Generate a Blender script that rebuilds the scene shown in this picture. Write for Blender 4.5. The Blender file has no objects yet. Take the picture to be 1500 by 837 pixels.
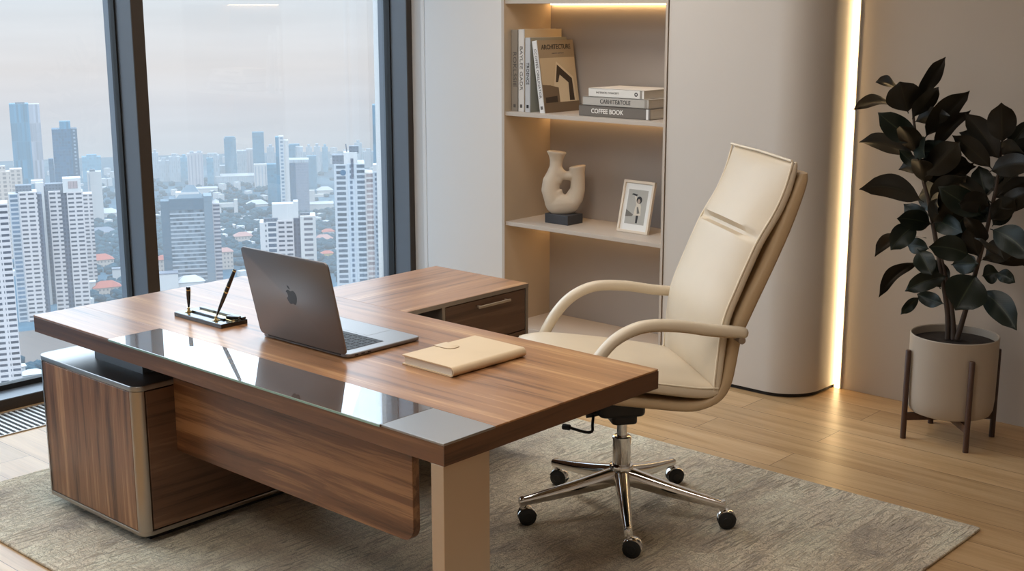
import bpy, bmesh, math, random
from mathutils import Vector, Matrix
SC = bpy.context.scene
COL = SC.collection
random.seed(7)
PI = math.pi
def V(*a): return Vector(a)

# ------------------------------------------------------------------ object helpers
def link(o, parent=None):
    COL.objects.link(o)
    if parent is not None: o.parent = parent
    return o
def tag(o, label, cat=None, group=None, kind=None):
    if label: o['label'] = label
    if cat: o['category'] = cat
    if group: o['group'] = group
    if kind: o['kind'] = kind
    return o
def thing(name, label, cat, loc=(0, 0, 0), rotz=0, group=None):
    o = bpy.data.objects.new(name, None); link(o)
    o.empty_display_size = .05
    o.location = loc; o.rotation_euler = (0, 0, rotz)
    return tag(o, label, cat, group)
def obj(name, bm, mat, parent=None, smooth=None, loc=None, rot=None, label=None):
    me = bpy.data.meshes.new(name)
    bm.normal_update()
    bm.to_mesh(me); bm.free()
    for m in (mat if isinstance(mat, (list, tuple)) else [mat]): me.materials.append(m)
    if smooth is not None:
        for p in me.polygons: p.use_smooth = True
        if smooth < 179: 
            me.set_sharp_from_angle(angle=math.radians(smooth))
    o = link(bpy.data.objects.new(name, me), parent)
    if loc is not None: o.location = loc
    if rot is not None: o.rotation_euler = rot
    if label: o['label'] = label
    return o
def struct(name, bm, mat, smooth=None, label=None):
    o = obj(name, bm, mat, None, smooth); o['kind'] = 'structure'
    if label: o['label'] = label
    return o

# ------------------------------------------------------------------ mesh helpers
def new(): return bmesh.new()
def box(bm, lo, hi, bev=0, seg=2, mi=0):
    x0, y0, z0 = lo; x1, y1, z1 = hi
    vs = [bm.verts.new(p) for p in ((x0,y0,z0),(x1,y0,z0),(x1,y1,z0),(x0,y1,z0),(x0,y0,z1),(x1,y0,z1),(x1,y1,z1),(x0,y1,z1))]
    fs = [bm.faces.new([vs[i] for i in f]) for f in ((0,3,2,1),(4,5,6,7),(0,1,5,4),(1,2,6,5),(2,3,7,6),(3,0,4,7))]
    for f in fs: f.material_index = mi
    if bev > 0:
        es = list({e for f in fs for e in f.edges})
        bmesh.ops.bevel(bm, geom=es, offset=bev, segments=seg, affect='EDGES', profile=.5)
    return bm
def bx(lo, hi, bev=0, seg=2): return box(new(), lo, hi, bev, seg)
def prism(bm, pts, z0, z1, axis='z', bev=0, seg=2, bev_all=False):
    """extrude a 2-D outline; axis is the extrusion direction"""
    def P(a, b, h):
        return {'z': (a, b, h), 'y': (a, h, b), 'x': (h, a, b)}[axis]
    n = len(pts)
    A = [bm.verts.new(P(a, b, z0)) for a, b in pts]
    B = [bm.verts.new(P(a, b, z1)) for a, b in pts]
    fs = [bm.faces.new(A[::-1]), bm.faces.new(B)]
    for i in range(n):
        j = (i+1) % n
        fs.append(bm.faces.new([A[i], A[j], B[j], B[i]]))
    bmesh.ops.recalc_face_normals(bm, faces=fs)
    if bev > 0:
        es = set(fs[0].edges) | set(fs[1].edges)
        if bev_all: es = {e for f in fs for e in f.edges}
        bmesh.ops.bevel(bm, geom=list(es), offset=bev, segments=seg, affect='EDGES', profile=.5)
    return bm
def rrect(x0, y0, x1, y1, r, n=6, which=(1,1,1,1)):
    pts = []
    for (cx, cy, a0, w) in ((x0+r, y0+r, PI, which[0]), (x1-r, y0+r, 1.5*PI, which[1]), (x1-r, y1-r, 0, which[2]), (x0+r, y1-r, .5*PI, which[3])):
        if w:
            for i in range(n+1):
                a = a0 + .5*PI*i/n
                pts.append((cx+r*math.cos(a), cy+r*math.sin(a)))
        else:
            sx = -1 if a0 in (PI, .5*PI) else 1; sy = -1 if a0 in (PI, 1.5*PI) else 1
            pts.append((cx+sx*r, cy+sy*r))
    return pts
def lathe(bm, prof, n=32, c=(0,0,0), cap=True):
    """prof: list of (r, z) bottom to top"""
    rings = []
    for r, z in prof:
        rings.append([bm.verts.new((c[0]+r*math.cos(2*PI*i/n), c[1]+r*math.sin(2*PI*i/n), c[2]+z)) for i in range(n)])
    for a, b in zip(rings, rings[1:]):
        for i in range(n):
            j = (i+1) % n
            bm.faces.new([a[i], a[j], b[j], b[i]])
    if cap:
        bm.faces.new(rings[0][::-1]); bm.faces.new(rings[-1])
    return bm
def frames(pts, up0=None):
    P = [Vector(p) for p in pts]; T = []
    for i in range(len(P)):
        a = P[max(0, i-1)]; b = P[min(len(P)-1, i+1)]
        T.append((b-a).normalized())
    u = Vector(up0) if up0 else (Vector((0,0,1)) if abs(T[0].z) < .9 else Vector((1,0,0)))
    out = []
    for t in T:
        u = (u - t*u.dot(t)).normalized(); w = t.cross(u)
        out.append((t, u, w))
    return P, out
def tube(bm, pts, rad, n=12, cap=True, ru=1, rw=1, up0=None, sup=2):
    P, F = frames(pts, up0)
    rings = []
    for i, (p, (t, u, w)) in enumerate(zip(P, F)):
        r = rad[i] if isinstance(rad, (list, tuple)) else rad
        ring = []
        for k in range(n):
            a = 2*PI*k/n; c, s = math.cos(a), math.sin(a)
            if sup != 2:
                c = math.copysign(abs(c)**(2/sup), c); s = math.copysign(abs(s)**(2/sup), s)
            ring.append(bm.verts.new(p + u*(c*r*ru) + w*(s*r*rw)))
        rings.append(ring)
    for a, b in zip(rings, rings[1:]):
        for k in range(n):
            j = (k+1) % n
            bm.faces.new([a[k], a[j], b[j], b[k]])
    if cap:
        bm.faces.new(rings[0][::-1]); bm.faces.new(rings[-1])
    return bm
def smooth_path(pts, k=6):
    """Catmull-Rom through points"""
    P = [Vector(p) for p in pts]; out = []
    for i in range(len(P)-1):
        p0 = P[max(0, i-1)]; p1 = P[i]; p2 = P[i+1]; p3 = P[min(len(P)-1, i+2)]
        for j in range(k):
            t = j/k
            out.append(.5*((2*p1)+(p2-p0)*t+(2*p0-5*p1+4*p2-p3)*t*t+(3*p1-p0-3*p2+p3)*t**3))
    out.append(P[-1]); return out
def poly(bm, pts, mi=0):
    f = bm.faces.new([bm.verts.new(p) for p in pts]); f.material_index = mi; return f
def lettering(text, size, mat, parent, M, width=None, depth=.0006, bold=0.0, name='lettering', label=None, spacing=1.0):
    """text lying in the local XY plane of matrix M, centred"""
    cu = bpy.data.curves.new('lettering', 'FONT'); cu.body = text; cu.size = size
    cu.align_x = 'CENTER'; cu.align_y = 'CENTER'; cu.extrude = depth; cu.offset = bold; cu.resolution_u = 3
    cu.space_character = spacing
    t = bpy.data.objects.new('tmp_text', cu); COL.objects.link(t)
    dg = bpy.context.evaluated_depsgraph_get(); dg.update()
    me = bpy.data.meshes.new_from_object(t.evaluated_get(dg))
    COL.objects.unlink(t); bpy.data.objects.remove(t)
    xs = [v.co.x for v in me.vertices]; w = max(xs)-min(xs)
    s = width/w if width else 1
    me.transform(M @ Matrix.Diagonal((s, 1, 1, 1)))
    me.materials.clear(); me.materials.append(mat)
    o = link(bpy.data.objects.new(name, me), parent)
    if label: o['label'] = label
    return o

# ------------------------------------------------------------------ material helpers
def srgb(r, g, b):
    f = lambda c: (c/255)/12.92 if c/255 <= .04045 else ((c/255+.055)/1.055)**2.4
    return (f(r), f(g), f(b), 1)
class NT:
    def __init__(s, name):
        s.m = bpy.data.materials.new(name); s.m.use_nodes = True
        s.t = s.m.node_tree; s.t.nodes.clear()
        s.out = s.n('ShaderNodeOutputMaterial')
    def n(s, typ, **kw):
        x = s.t.nodes.new(typ)
        for k, v in kw.items():
            if hasattr(x, k): setattr(x, k, v)
        return x
    def l(s, a, b): s.t.links.new(a, b); return b
    def val(s, x, sock):
        if isinstance(x, bpy.types.NodeSocket): s.l(x, sock)
        else: sock.default_value = x
    def math(s, op, a, b=None, c=None):
        x = s.n('ShaderNodeMath', operation=op)
        s.val(a, x.inputs[0])
        if b is not None: s.val(b, x.inputs[1])
        if c is not None: s.val(c, x.inputs[2])
        return x.outputs[0]
    def mix(s, f, a, b, mode='MIX'):
        x = s.n('ShaderNodeMix', data_type='RGBA', blend_type=mode)
        s.val(f, x.inputs[0]); s.val(a, x.inputs[6]); s.val(b, x.inputs[7])
        return x.outputs[2]
    def coord(s, kind='Object'): return s.n('ShaderNodeTexCoord').outputs[kind]
    def mapping(s, v, scale=(1,1,1), loc=(0,0,0), rot=(0,0,0)):
        x = s.n('ShaderNodeMapping'); s.l(v, x.inputs[0])
        x.inputs['Scale'].default_value = scale; x.inputs['Location'].default_value = loc; x.inputs['Rotation'].default_value = rot
        return x.outputs[0]
    def noise(s, v, scale=5, detail=4, rough=.5, dist=0):
        x = s.n('ShaderNodeTexNoise'); s.l(v, x.inputs['Vector'])
        x.inputs['Scale'].default_value = scale; x.inputs['Detail'].default_value = detail
        x.inputs['Roughness'].default_value = rough; x.inputs['Distortion'].default_value = dist
        return x.outputs['Fac']
    def ramp(s, f, stops, interp='LINEAR'):
        x = s.n('ShaderNodeValToRGB'); s.l(f, x.inputs[0]); cr = x.color_ramp; cr.interpolation = interp
        while len(cr.elements) < len(stops): cr.elements.new(.5)
        for e, (p, c) in zip(cr.elements, stops): e.position = p; e.color = c
        return x.outputs[0]
    def maprange(s, v, a, b, c=0, d=1):
        x = s.n('ShaderNodeMapRange'); s.val(v, x.inputs[0])
        for i, q in enumerate((a, b, c, d)): x.inputs[i+1].default_value = q
        return x.outputs[0]
    def bump(s, h, strength=.2, dist=.002):
        x = s.n('ShaderNodeBump'); s.l(h, x.inputs['Height']); x.inputs['Strength'].default_value = strength; x.inputs['Distance'].default_value = dist
        return x.outputs[0]
    def bsdf(s, color, rough=.5, metal=0, normal=None, spec=.5, coat=0, **kw):
        x = s.n('ShaderNodeBsdfPrincipled')
        s.val(color, x.inputs['Base Color']); s.val(rough, x.inputs['Roughness']); s.val(metal, x.inputs['Metallic'])
        x.inputs['Specular IOR Level'].default_value = spec; x.inputs['Coat Weight'].default_value = coat
        if normal is not None: s.l(normal, x.inputs['Normal'])
        for k, v in kw.items(): s.val(v, x.inputs[k.replace('_', ' ')])
        s.l(x.outputs[0], s.out.inputs[0]); return x
def plain(name, rgb, rough=.5, metal=0, var=.06, bump=0, bscale=300, spec=.5, coat=0):
    t = NT(name); c = t.coord()
    n = t.noise(c, 6, 3)
    lo = tuple(x*(1-var) for x in rgb[:3])+(1,); hi = tuple(min(1, x*(1+var)) for x in rgb[:3])+(1,)
    col = t.mix(n, lo, hi)
    nr = t.bump(t.noise(c, bscale, 3), bump, .001) if bump else None
    t.bsdf(col, rough, metal, nr, spec, coat)
    return t.m
def emit(name, rgb, strength):
    t = NT(name); e = t.n('ShaderNodeEmission'); e.inputs[0].default_value = rgb; e.inputs[1].default_value = strength
    t.l(e.outputs[0], t.out.inputs[0]); return t.m
def wood(name, axis, dark, mid, light, rough=.36, freq=1.0, contrast=1.0, coat=0, off=(0,0,0)):
    t = NT(name); c = t.coord()
    def sc(al, ac):
        v = [ac*freq]*3; v['xyz'.index(axis)] = al; return tuple(v)
    w = t.noise(t.mapping(c, sc(.9, 2.5), off), 1, 2)
    cc = t.n('ShaderNodeVectorMath', operation='ADD')
    ws = t.n('ShaderNodeVectorMath', operation='SCALE'); 
    comb = t.n('ShaderNodeCombineXYZ'); 
    for i in range(3): t.l(w, comb.inputs[i])
    t.l(comb.outputs[0], ws.inputs[0]); ws.inputs['Scale'].default_value = .05
    t.l(c, cc.inputs[0]); t.l(ws.outputs[0], cc.inputs[1]); cv = cc.outputs[0]
    broad = t.noise(t.mapping(cv, sc(.5, 9), off), 1, 3, .55)
    mid_n = t.noise(t.mapping(cv, sc(1.3, 38), off), 1, 5, .6)
    fine = t.noise(t.mapping(cv, sc(6, 260), off), 1, 4, .6)
    a = t.math('MULTIPLY_ADD', broad, .55, t.math('MULTIPLY', mid_n, .5))
    a = t.math('MULTIPLY_ADD', fine, .16, a)
    a = t.math('MULTIPLY_ADD', t.math('SUBTRACT', a, .605), 3.0*contrast, .5)
    col = t.ramp(a, [(.05, dark), (.45, mid), (.62, mid), (.98, light)])
    r = t.math('MULTIPLY_ADD', fine, .12, rough-.06)
    t.bsdf(col, r, 0, t.bump(fine, .08, .0005), .5, coat, Coat_Roughness=.2)
    return t.m
# ================================================================== materials
WD, WM, WL = srgb(96, 62, 38), srgb(160, 114, 76), srgb(204, 160, 112)
M = {}
M['wood_x'] = wood('walnut_along_x', 'x', WD, WM, WL, rough=.34, coat=.35)
M['wood_y'] = wood('walnut_along_y', 'y', WD, WM, WL, rough=.34, coat=.35)
M['wood_y_dark'] = wood('walnut_side', 'y', srgb(58, 40, 29), srgb(96, 68, 50), srgb(130, 98, 74))
M['wood_z'] = wood('walnut_upright', 'z', srgb(84, 54, 35), srgb(138, 96, 66), srgb(182, 138, 100), contrast=1.5)
M['wood_panel'] = wood('walnut_panel', 'x', srgb(58, 36, 22), srgb(114, 76, 50), srgb(160, 116, 80), contrast=1.35)
M['wood_edge'] = wood('walnut_edge', 'x', srgb(66, 42, 28), srgb(108, 73, 49), srgb(144, 103, 72))
M['wood_edge_y'] = wood('walnut_edge_y', 'y', srgb(56, 35, 22), srgb(92, 60, 39), srgb(128, 88, 58))
M['stand_wood'] = wood('stand_walnut', 'z', srgb(48, 30, 22), srgb(74, 49, 36), srgb(96, 66, 50), rough=.5)
M['steel'] = plain('brushed_steel', srgb(168, 158, 148), .3, 1, .03)
M['steel_plate'] = plain('satin_steel_plate', srgb(158, 156, 155), .34, 1, .02)
M['champagne'] = plain('champagne_metal', srgb(186, 168, 148), .38, .7, .03)
M['trim_metal'] = plain('taupe_metal', srgb(150, 138, 126), .4, .7, .03)
M['gap'] = plain('dark_gap', srgb(26, 20, 17), .7)
M['chrome'] = plain('chrome', (.78, .77, .75, 1), .07, 1, .01)
M['black_plastic'] = plain('black_plastic', srgb(22, 22, 23), .45)
M['black_gloss'] = plain('black_gloss', srgb(14, 14, 16), .12, 0, .02, coat=.5)
M['gold'] = plain('pale_gold', srgb(214, 190, 140), .2, 1, .02)
M['laptop'] = plain('space_grey', srgb(128, 122, 120), .42, .8, .02)
M['laptop_deck'] = plain('laptop_deck', srgb(170, 168, 168), .36, .8, .02)
M['emblem'] = plain('dark_emblem', srgb(40, 37, 37), .35, .3, .02)
M['key'] = plain('key_black', srgb(30, 30, 33), .5)
M['screen'] = plain('screen_black', srgb(10, 10, 12), .08)
M['keygap'] = plain('key_bed', srgb(118, 116, 118), .5, .3)
M['paper'] = plain('paper_white', srgb(228, 222, 212), .8)
def paper_edges():
    t = NT('page_edges'); c = t.coord()
    n = t.noise(t.mapping(c, (3, 3, 900)), 1, 2)
    t.bsdf(t.mix(n, srgb(196, 188, 176), srgb(240, 234, 224)), .8); return t.m
M['pages'] = paper_edges()
def leather(name, rgb, rough=.42, bump=.12, sheen=0.0):
    t = NT(name); c = t.coord()
    vor = t.n('ShaderNodeTexVoronoi'); t.l(c, vor.inputs['Vector']); vor.inputs['Scale'].default_value = 420
    n = t.noise(c, 7, 3)
    lo = tuple(x*.93 for x in rgb[:3])+(1,); hi = tuple(min(1, x*1.04) for x in rgb[:3])+(1,)
    h = t.math('ADD', vor.outputs['Distance'], t.math('MULTIPLY', t.noise(c, 14, 3), 2.0))
    t.bsdf(t.mix(n, lo, hi), rough, 0, t.bump(h, bump, .0012), .45, Sheen_Weight=sheen)
    return t.m
M['cream'] = leather('cream_leather', srgb(208, 192, 168))
M['cream_shaded'] = leather('cream_leather_shaded', srgb(184, 158, 124), .46)  # same cream leather, the shade on the shell put into its colour
M['piping'] = leather('cream_piping', srgb(228, 214, 190), .4)
M['notebook'] = leather('notebook_leather', srgb(214, 190, 156), .5, .08)
M['strap_edge'] = plain('strap_edge', srgb(120, 92, 66), .6)
M['stitch'] = plain('stitch', srgb(240, 230, 212), .7)
# rug
def rug():
    t = NT('woven_rug'); c = t.coord()
    blot = t.noise(c, 1.7, 4, .6, .4)
    blot2 = t.noise(t.mapping(c, (5, 1.6, 1)), 1.3, 4, .65, .6)
    ribs = t.noise(t.mapping(c, (85, 9, 1)), 1, 2, .55, .7)
    weft = t.noise(t.mapping(c, (11, 120, 1)), 1, 2, .55, .7)
    curl = t.noise(c, 95, 2, .6, 2.2)
    patch = t.noise(c, 4.5, 2)
    fine = t.noise(c, 420, 2)
    m1 = t.maprange(ribs, .47, .38); m2 = t.math('MULTIPLY', t.maprange(weft, .44, .36), .6); m3 = t.math('MULTIPLY', t.maprange(curl, .46, .34), .9)
    sel = t.maprange(patch, .42, .58)
    mk = t.math('MAXIMUM', t.math('MULTIPLY', m1, t.maprange(sel, 0, 1, .45, 1)), t.math('MAXIMUM', t.math('MULTIPLY', m2, t.math('SUBTRACT', 1.0, sel)), m3))
    b = t.math('MULTIPLY_ADD', blot2, .5, t.math('MULTIPLY', blot, .5))
    col = t.ramp(b, [(.36, srgb(196, 183, 168)), (.47, srgb(238, 222, 197)), (.6, srgb(255, 246, 220))])
    col = t.mix(t.math('MULTIPLY', mk, .56), col, srgb(116, 97, 76))
    col = t.mix(1.0, col, t.maprange(fine, .3, .7, .84, 1.08), 'MULTIPLY')
    d = t.math('SUBTRACT', 1.0, mk)
    h = t.math('MULTIPLY_ADD', fine, .3, d)
    t.bsdf(col, .95, 0, t.bump(h, .9, .008), .1, Sheen_Weight=.15)
    return t.m
M['rug'] = rug()
# floor planks
def floor():
    t = NT('oak_planks'); c = t.coord('Object')
    br = t.n('ShaderNodeTexBrick'); br.offset = .27; br.offset_frequency = 2; br.squash = 1
    mp = t.mapping(c, (1, 1, 1), (.325, -.025, 0)); t.l(mp, br.inputs['Vector'])
    br.inputs['Scale'].default_value = 1; br.inputs['Brick Width'].default_value = 1.9; br.inputs['Row Height'].default_value = .2
    br.inputs['Mortar Size'].default_value = .0013; br.inputs['Mortar Smooth'].default_value = .1; br.inputs['Bias'].default_value = 0
    br.inputs['Color1'].default_value = (0, 0, 0, 1); br.inputs['Color2'].default_value = (1, 1, 1, 1); br.inputs['Mortar'].default_value = (.5, .5, .5, 1)
    tone = br.outputs['Color']
    sh = t.n('ShaderNodeVectorMath', operation='ADD'); sc = t.n('ShaderNodeVectorMath', operation='SCALE')
    t.l(tone, sc.inputs[0]); sc.inputs['Scale'].default_value = 9; t.l(c, sh.inputs[0]); t.l(sc.outputs[0], sh.inputs[1])
    g1 = t.noise(t.mapping(sh.outputs[0], (.8, 14, 1)), 1, 5, .6, .4)
    g2 = t.noise(t.mapping(sh.outputs[0], (4, 120, 1)), 1, 3, .6)
    a = t.math('MULTIPLY_ADD', g1, .7, t.math('MULTIPLY', g2, .3))
    col = t.ramp(a, [(.3, srgb(166, 128, 86)), (.5, srgb(198, 162, 118)), (.7, srgb(216, 184, 142))])
    tn = t.n('ShaderNodeSeparateColor'); t.l(tone, tn.inputs[0])
    col = t.mix(1, col, t.maprange(tn.outputs[0], 0, 1, .88, 1.06), 'MULTIPLY')
    col = t.mix(br.outputs['Fac'], col, srgb(96, 66, 40))
    t.bsdf(col, t.maprange(g2, 0, 1, .30, .42), 0, t.bump(t.math('MULTIPLY_ADD', br.outputs['Fac'], -1.0, t.math('MULTIPLY', g2, .15)), .25, .002), .5)
    return t.m
M['floor'] = floor()
M['wall'] = plain('wall_paint', srgb(206, 198, 190), .62, 0, .015, .05, 200)
M['wall_cool'] = plain('cabinet_panel_paint', srgb(226, 223, 221), .5, 0, .01)
M['column'] = plain('column_lacquer', srgb(206, 200, 194), .42, 0, .012)
M['plant_wall'] = plain('plant_wall_paint', srgb(188, 178, 167), .7, 0, .02, .05, 160)
M['ceiling'] = plain('ceiling_paint', srgb(232, 230, 226), .8, 0, .01)
M['shelf'] = plain('taupe_laminate', srgb(192, 180, 168), .5, 0, .02)
M['shelf_back'] = plain('taupe_back_panel', srgb(172, 162, 153), .55, 0, .02)
M['shelf_side'] = plain('taupe_side_panel', srgb(178, 160, 138), .55, 0, .02)
M['frame_grey'] = plain('aluminium_frame', srgb(112, 118, 126), .42, .35, .03)
M['frame_shaded'] = plain('shaded_frame', srgb(58, 48, 40), .5, .2, .04)  # window frame faces turned indoors, their shade painted as a darker colour
M['gasket'] = plain('black_gasket', srgb(12, 12, 13), .6)
M['vent_metal'] = plain('vent_metal', srgb(206, 204, 200), .4, .3, .02)
M['led'] = emit('warm_led', srgb(255, 206, 140), 16)
M['led_cove'] = emit('warm_led_cove', srgb(255, 216, 158), 11)
# window glass: clear pane with the mirror share of glass
def pane():
    t = NT('window_glass')
    fr = t.n('ShaderNodeFresnel'); fr.inputs[0].default_value = 1.45
    tr = t.n('ShaderNodeBsdfTransparent'); tr.inputs[0].default_value = (.97, .985, .99, 1)
    gl = t.n('ShaderNodeBsdfGlossy'); gl.inputs['Roughness'].default_value = 0; gl.inputs[0].default_value = (1, 1, 1, 1)
    mx = t.n('ShaderNodeMixShader'); t.l(t.math('MULTIPLY', fr.outputs[0], .7), mx.inputs[0]); t.l(tr.outputs[0], mx.inputs[1]); t.l(gl.outputs[0], mx.inputs[2])
    t.l(mx.outputs[0], t.out.inputs[0]); return t.m
M['pane'] = pane()
# tinted mirror-like glass strip in the desk
def inlay():
    m = wood('smoked_glass_inlay', 'x', srgb(50, 33, 22), srgb(86, 60, 40), srgb(116, 86, 60), rough=.3)
    nt = m.node_tree; b = next(n for n in nt.nodes if n.type == 'BSDF_PRINCIPLED'); out = next(n for n in nt.nodes if n.type == 'OUTPUT_MATERIAL')
    gl = nt.nodes.new('ShaderNodeBsdfGlossy'); gl.inputs['Roughness'].default_value = .005; gl.inputs[0].default_value = (.94, .97, .98, 1)
    lw = nt.nodes.new('ShaderNodeLayerWeight'); lw.inputs[0].default_value = .45
    mr = nt.nodes.new('ShaderNodeMapRange'); mr.inputs[3].default_value = .05; mr.inputs[4].default_value = .68; nt.links.new(lw.outputs['Facing'], mr.inputs[0])
    mx = nt.nodes.new('ShaderNodeMixShader'); nt.links.new(mr.outputs[0], mx.inputs[0]); nt.links.new(b.outputs[0], mx.inputs[1]); nt.links.new(gl.outputs[0], mx.inputs[2])
    nt.links.new(mx.outputs[0], out.inputs[0]); return m
M['inlay'] = inlay()
M['inlay_edge'] = plain('green_glass_edge', srgb(140, 170, 160), .15, 0, .05)
M['sculpt'] = plain('matte_stoneware', srgb(204, 190, 172), .75, 0, .08, .25, 90)
M['plinth'] = plain('charcoal_block', srgb(58, 58, 62), .55, 0, .15, .2, 120)
M['pot'] = plain('matte_ceramic', srgb(172, 160, 146), .55, 0, .02)
M['soil'] = plain('dark_soil', srgb(40, 31, 25), .95, 0, .5, 1.0, 90)
M['stem'] = plain('brown_stem', srgb(62, 48, 38), .7, 0, .3, .4, 120)
def leafmat():
    t = NT('rubber_leaf'); uv = t.n('ShaderNodeUVMap').outputs[0]
    sp = t.n('ShaderNodeSeparateXYZ'); t.l(uv, sp.inputs[0])
    mid = t.math('ABSOLUTE', t.math('SUBTRACT', sp.outputs[0], .5))
    rib = t.maprange(mid, .0, .03, 1, 0)
    vein = t.math('SINE', t.math('MULTIPLY', t.math('SUBTRACT', sp.outputs[1], t.math('MULTIPLY', mid, .5)), 120.0))
    n = t.noise(t.coord(), 9, 3)
    base = t.mix(n, srgb(12, 17, 13), srgb(25, 36, 25))
    col = t.mix(t.math('MULTIPLY', rib, .55), base, srgb(66, 74, 52))
    g = t.n('ShaderNodeNewGeometry')
    col = t.mix(t.math('MULTIPLY', g.outputs['Backfacing'], .7), col, srgb(36, 30, 25))
    t.bsdf(col, .4, 0, t.bump(vein, .06, .001), .28)
    return t.m
M['leaf'] = leafmat()
# books and picture
for k, c in dict(bk_grey=(150,142,132), bk_white=(226,224,222), bk_light=(196,197,200), bk_sage=(142,140,128), bk_sepia=(150,132,108), bk_stack_dark=(112,104,96), bk_stack_mid=(184,178,170), bk_stack_white=(226,222,216), cover_tan=(196,176,146),
        ink=(38,34,32), ink_grey=(96,92,90), ink_white=(232,228,222), sep_dark=(58,46,36), sep_mid=(112,94,74), sep_light=(190,170,140), sep_pale=(206,190,162), mat_white=(232,230,226), frame_ivory=(224,208,188), photo_bg=(176,172,164), photo_low=(112,106,98), photo_dark=(34,30,29), photo_skin=(168,150,134), photo_coat=(212,202,186)).items():
    M[k] = plain(k, srgb(*c), .6, 0, .03)

# ---- city: facades patterned in metres (UV), distance haze painted on as emission
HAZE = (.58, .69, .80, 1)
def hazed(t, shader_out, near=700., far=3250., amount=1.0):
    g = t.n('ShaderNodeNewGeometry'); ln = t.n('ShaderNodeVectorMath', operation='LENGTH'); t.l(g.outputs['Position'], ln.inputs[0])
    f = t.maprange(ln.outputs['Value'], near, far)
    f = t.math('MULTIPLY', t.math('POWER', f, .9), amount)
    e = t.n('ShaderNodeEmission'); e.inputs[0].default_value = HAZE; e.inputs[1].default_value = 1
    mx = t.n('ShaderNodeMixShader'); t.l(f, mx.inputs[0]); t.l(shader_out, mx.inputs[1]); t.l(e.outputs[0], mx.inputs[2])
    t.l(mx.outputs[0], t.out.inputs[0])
def facade(name, wall, glass, wx, wz, fx, fz, rough=.6, band=None, lit=0.0, amount=1.0):
    t = NT('facade_'+name); uv = t.n('ShaderNodeUVMap').outputs[0]
    sp = t.n('ShaderNodeSeparateXYZ'); t.l(uv, sp.inputs[0])
    def inside(s, w, f):
        q = t.math('FRACT', t.math('DIVIDE', s, w))
        return t.math('LESS_THAN', t.math('ABSOLUTE', t.math('SUBTRACT', q, .5)), f/2)
    m = t.math('MULTIPLY', inside(sp.outputs[0], wx, fx), inside(sp.outputs[1], wz, fz))
    cell = t.n('ShaderNodeCombineXYZ')
    t.l(t.math('FLOOR', t.math('DIVIDE', sp.outputs[0], wx)), cell.inputs[0]); t.l(t.math('FLOOR', t.math('DIVIDE', sp.outputs[1], wz)), cell.inputs[1])
    wn = t.n('ShaderNodeTexWhiteNoise', noise_dimensions='2D'); t.l(cell.outputs[0], wn.inputs['Vector'])
    KA = .48
    glass = tuple(c*KA for c in glass[:3])+(1,); wall = tuple(c*KA for c in wall[:3])+(1,)
    gcol = t.mix(wn.outputs['Value'], tuple(c*.7 for c in glass[:3])+(1,), tuple(min(1, c*1.35+lit) for c in glass[:3])+(1,))
    wn2 = t.noise(t.mapping(uv, (.05, .02, 1)), 1, 3)
    wcol = t.mix(wn2, tuple(c*.9 for c in wall[:3])+(1,), tuple(min(1, c*1.05) for c in wall[:3])+(1,))
    b = t.bsdf(t.mix(m, wcol, gcol), rough, 0, None, .2)
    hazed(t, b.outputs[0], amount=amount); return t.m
W_ = srgb(226, 222, 222)
F = {}
F['blue_glass'] = facade('blue_glass', srgb(92, 150, 178), srgb(70, 132, 164), 3, 27, .9, .97)
F['lit_glass'] = facade('lit_glass', srgb(196, 190, 196), srgb(176, 178, 190), 3, 27, .9, .97)  # lighter right face of the blue tower, daylight painted into the colour
F['deep_glass'] = facade('deep_glass', srgb(60, 110, 144), srgb(40, 88, 124), 4, 4.2, .8, .8)
F['ladder_glass'] = facade('ladder_glass', srgb(58, 86, 112), srgb(150, 168, 184), 8.1, 5, .35, .5)
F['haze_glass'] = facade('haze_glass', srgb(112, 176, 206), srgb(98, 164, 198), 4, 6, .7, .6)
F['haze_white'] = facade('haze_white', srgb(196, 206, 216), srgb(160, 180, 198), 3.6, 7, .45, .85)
F['stripe_white'] = facade('stripe_white', W_, srgb(150, 166, 182), 5.5, 300, .3, .98)
F['stripe_pink'] = facade('stripe_pink', srgb(212, 208, 214), srgb(150, 150, 166), 5, 300, .35, .98)
F['stripe_beige'] = facade('stripe_beige', srgb(220, 204, 192), srgb(160, 148, 142), 7, 5, .55, .6)
F['balcony_white'] = facade('balcony_white', srgb(222, 214, 214), srgb(78, 80, 92), 7.4, 4.3, .74, .44)
F['balcony_dark'] = facade('balcony_dark', srgb(190, 186, 192), srgb(92, 96, 112), 9, 4.2, .8, .5)
F['glass_bays'] = facade('glass_bays', srgb(196, 200, 208), srgb(96, 118, 140), 9, 4.3, .75, .6)
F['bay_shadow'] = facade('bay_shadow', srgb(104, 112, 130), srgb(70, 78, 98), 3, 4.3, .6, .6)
F['plain_white'] = facade('plain_white', srgb(224, 222, 222), srgb(224, 222, 222), 50, 50, .1, .1)
F['plain_beige'] = facade('plain_beige', srgb(214, 202, 194), srgb(120, 116, 120), 4, 5, .4, .4)
F['yellow'] = facade('yellow', srgb(226, 206, 150), srgb(120, 110, 100), 6, 6, .3, .3)
F['grey_steel'] = facade('grey_steel', srgb(122, 130, 142), srgb(84, 92, 106), 3, 3, .4, .4)
F['vent_pink'] = facade('vent_pink', srgb(196, 178, 176), srgb(160, 140, 140), 1.5, 20, .5, .95)
F['slate_panel'] = facade('slate_panel', srgb(92, 116, 134), srgb(80, 104, 122), 6, 5, .8, .1)
F['slate_light'] = facade('slate_light', srgb(128, 146, 160), srgb(118, 136, 150), 6, 4.2, .8, .1)
F['band_office'] = facade('band_office', srgb(188, 196, 206), srgb(74, 96, 112), 3.1, 4.3, 1.0, .66, lit=.06)
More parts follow.
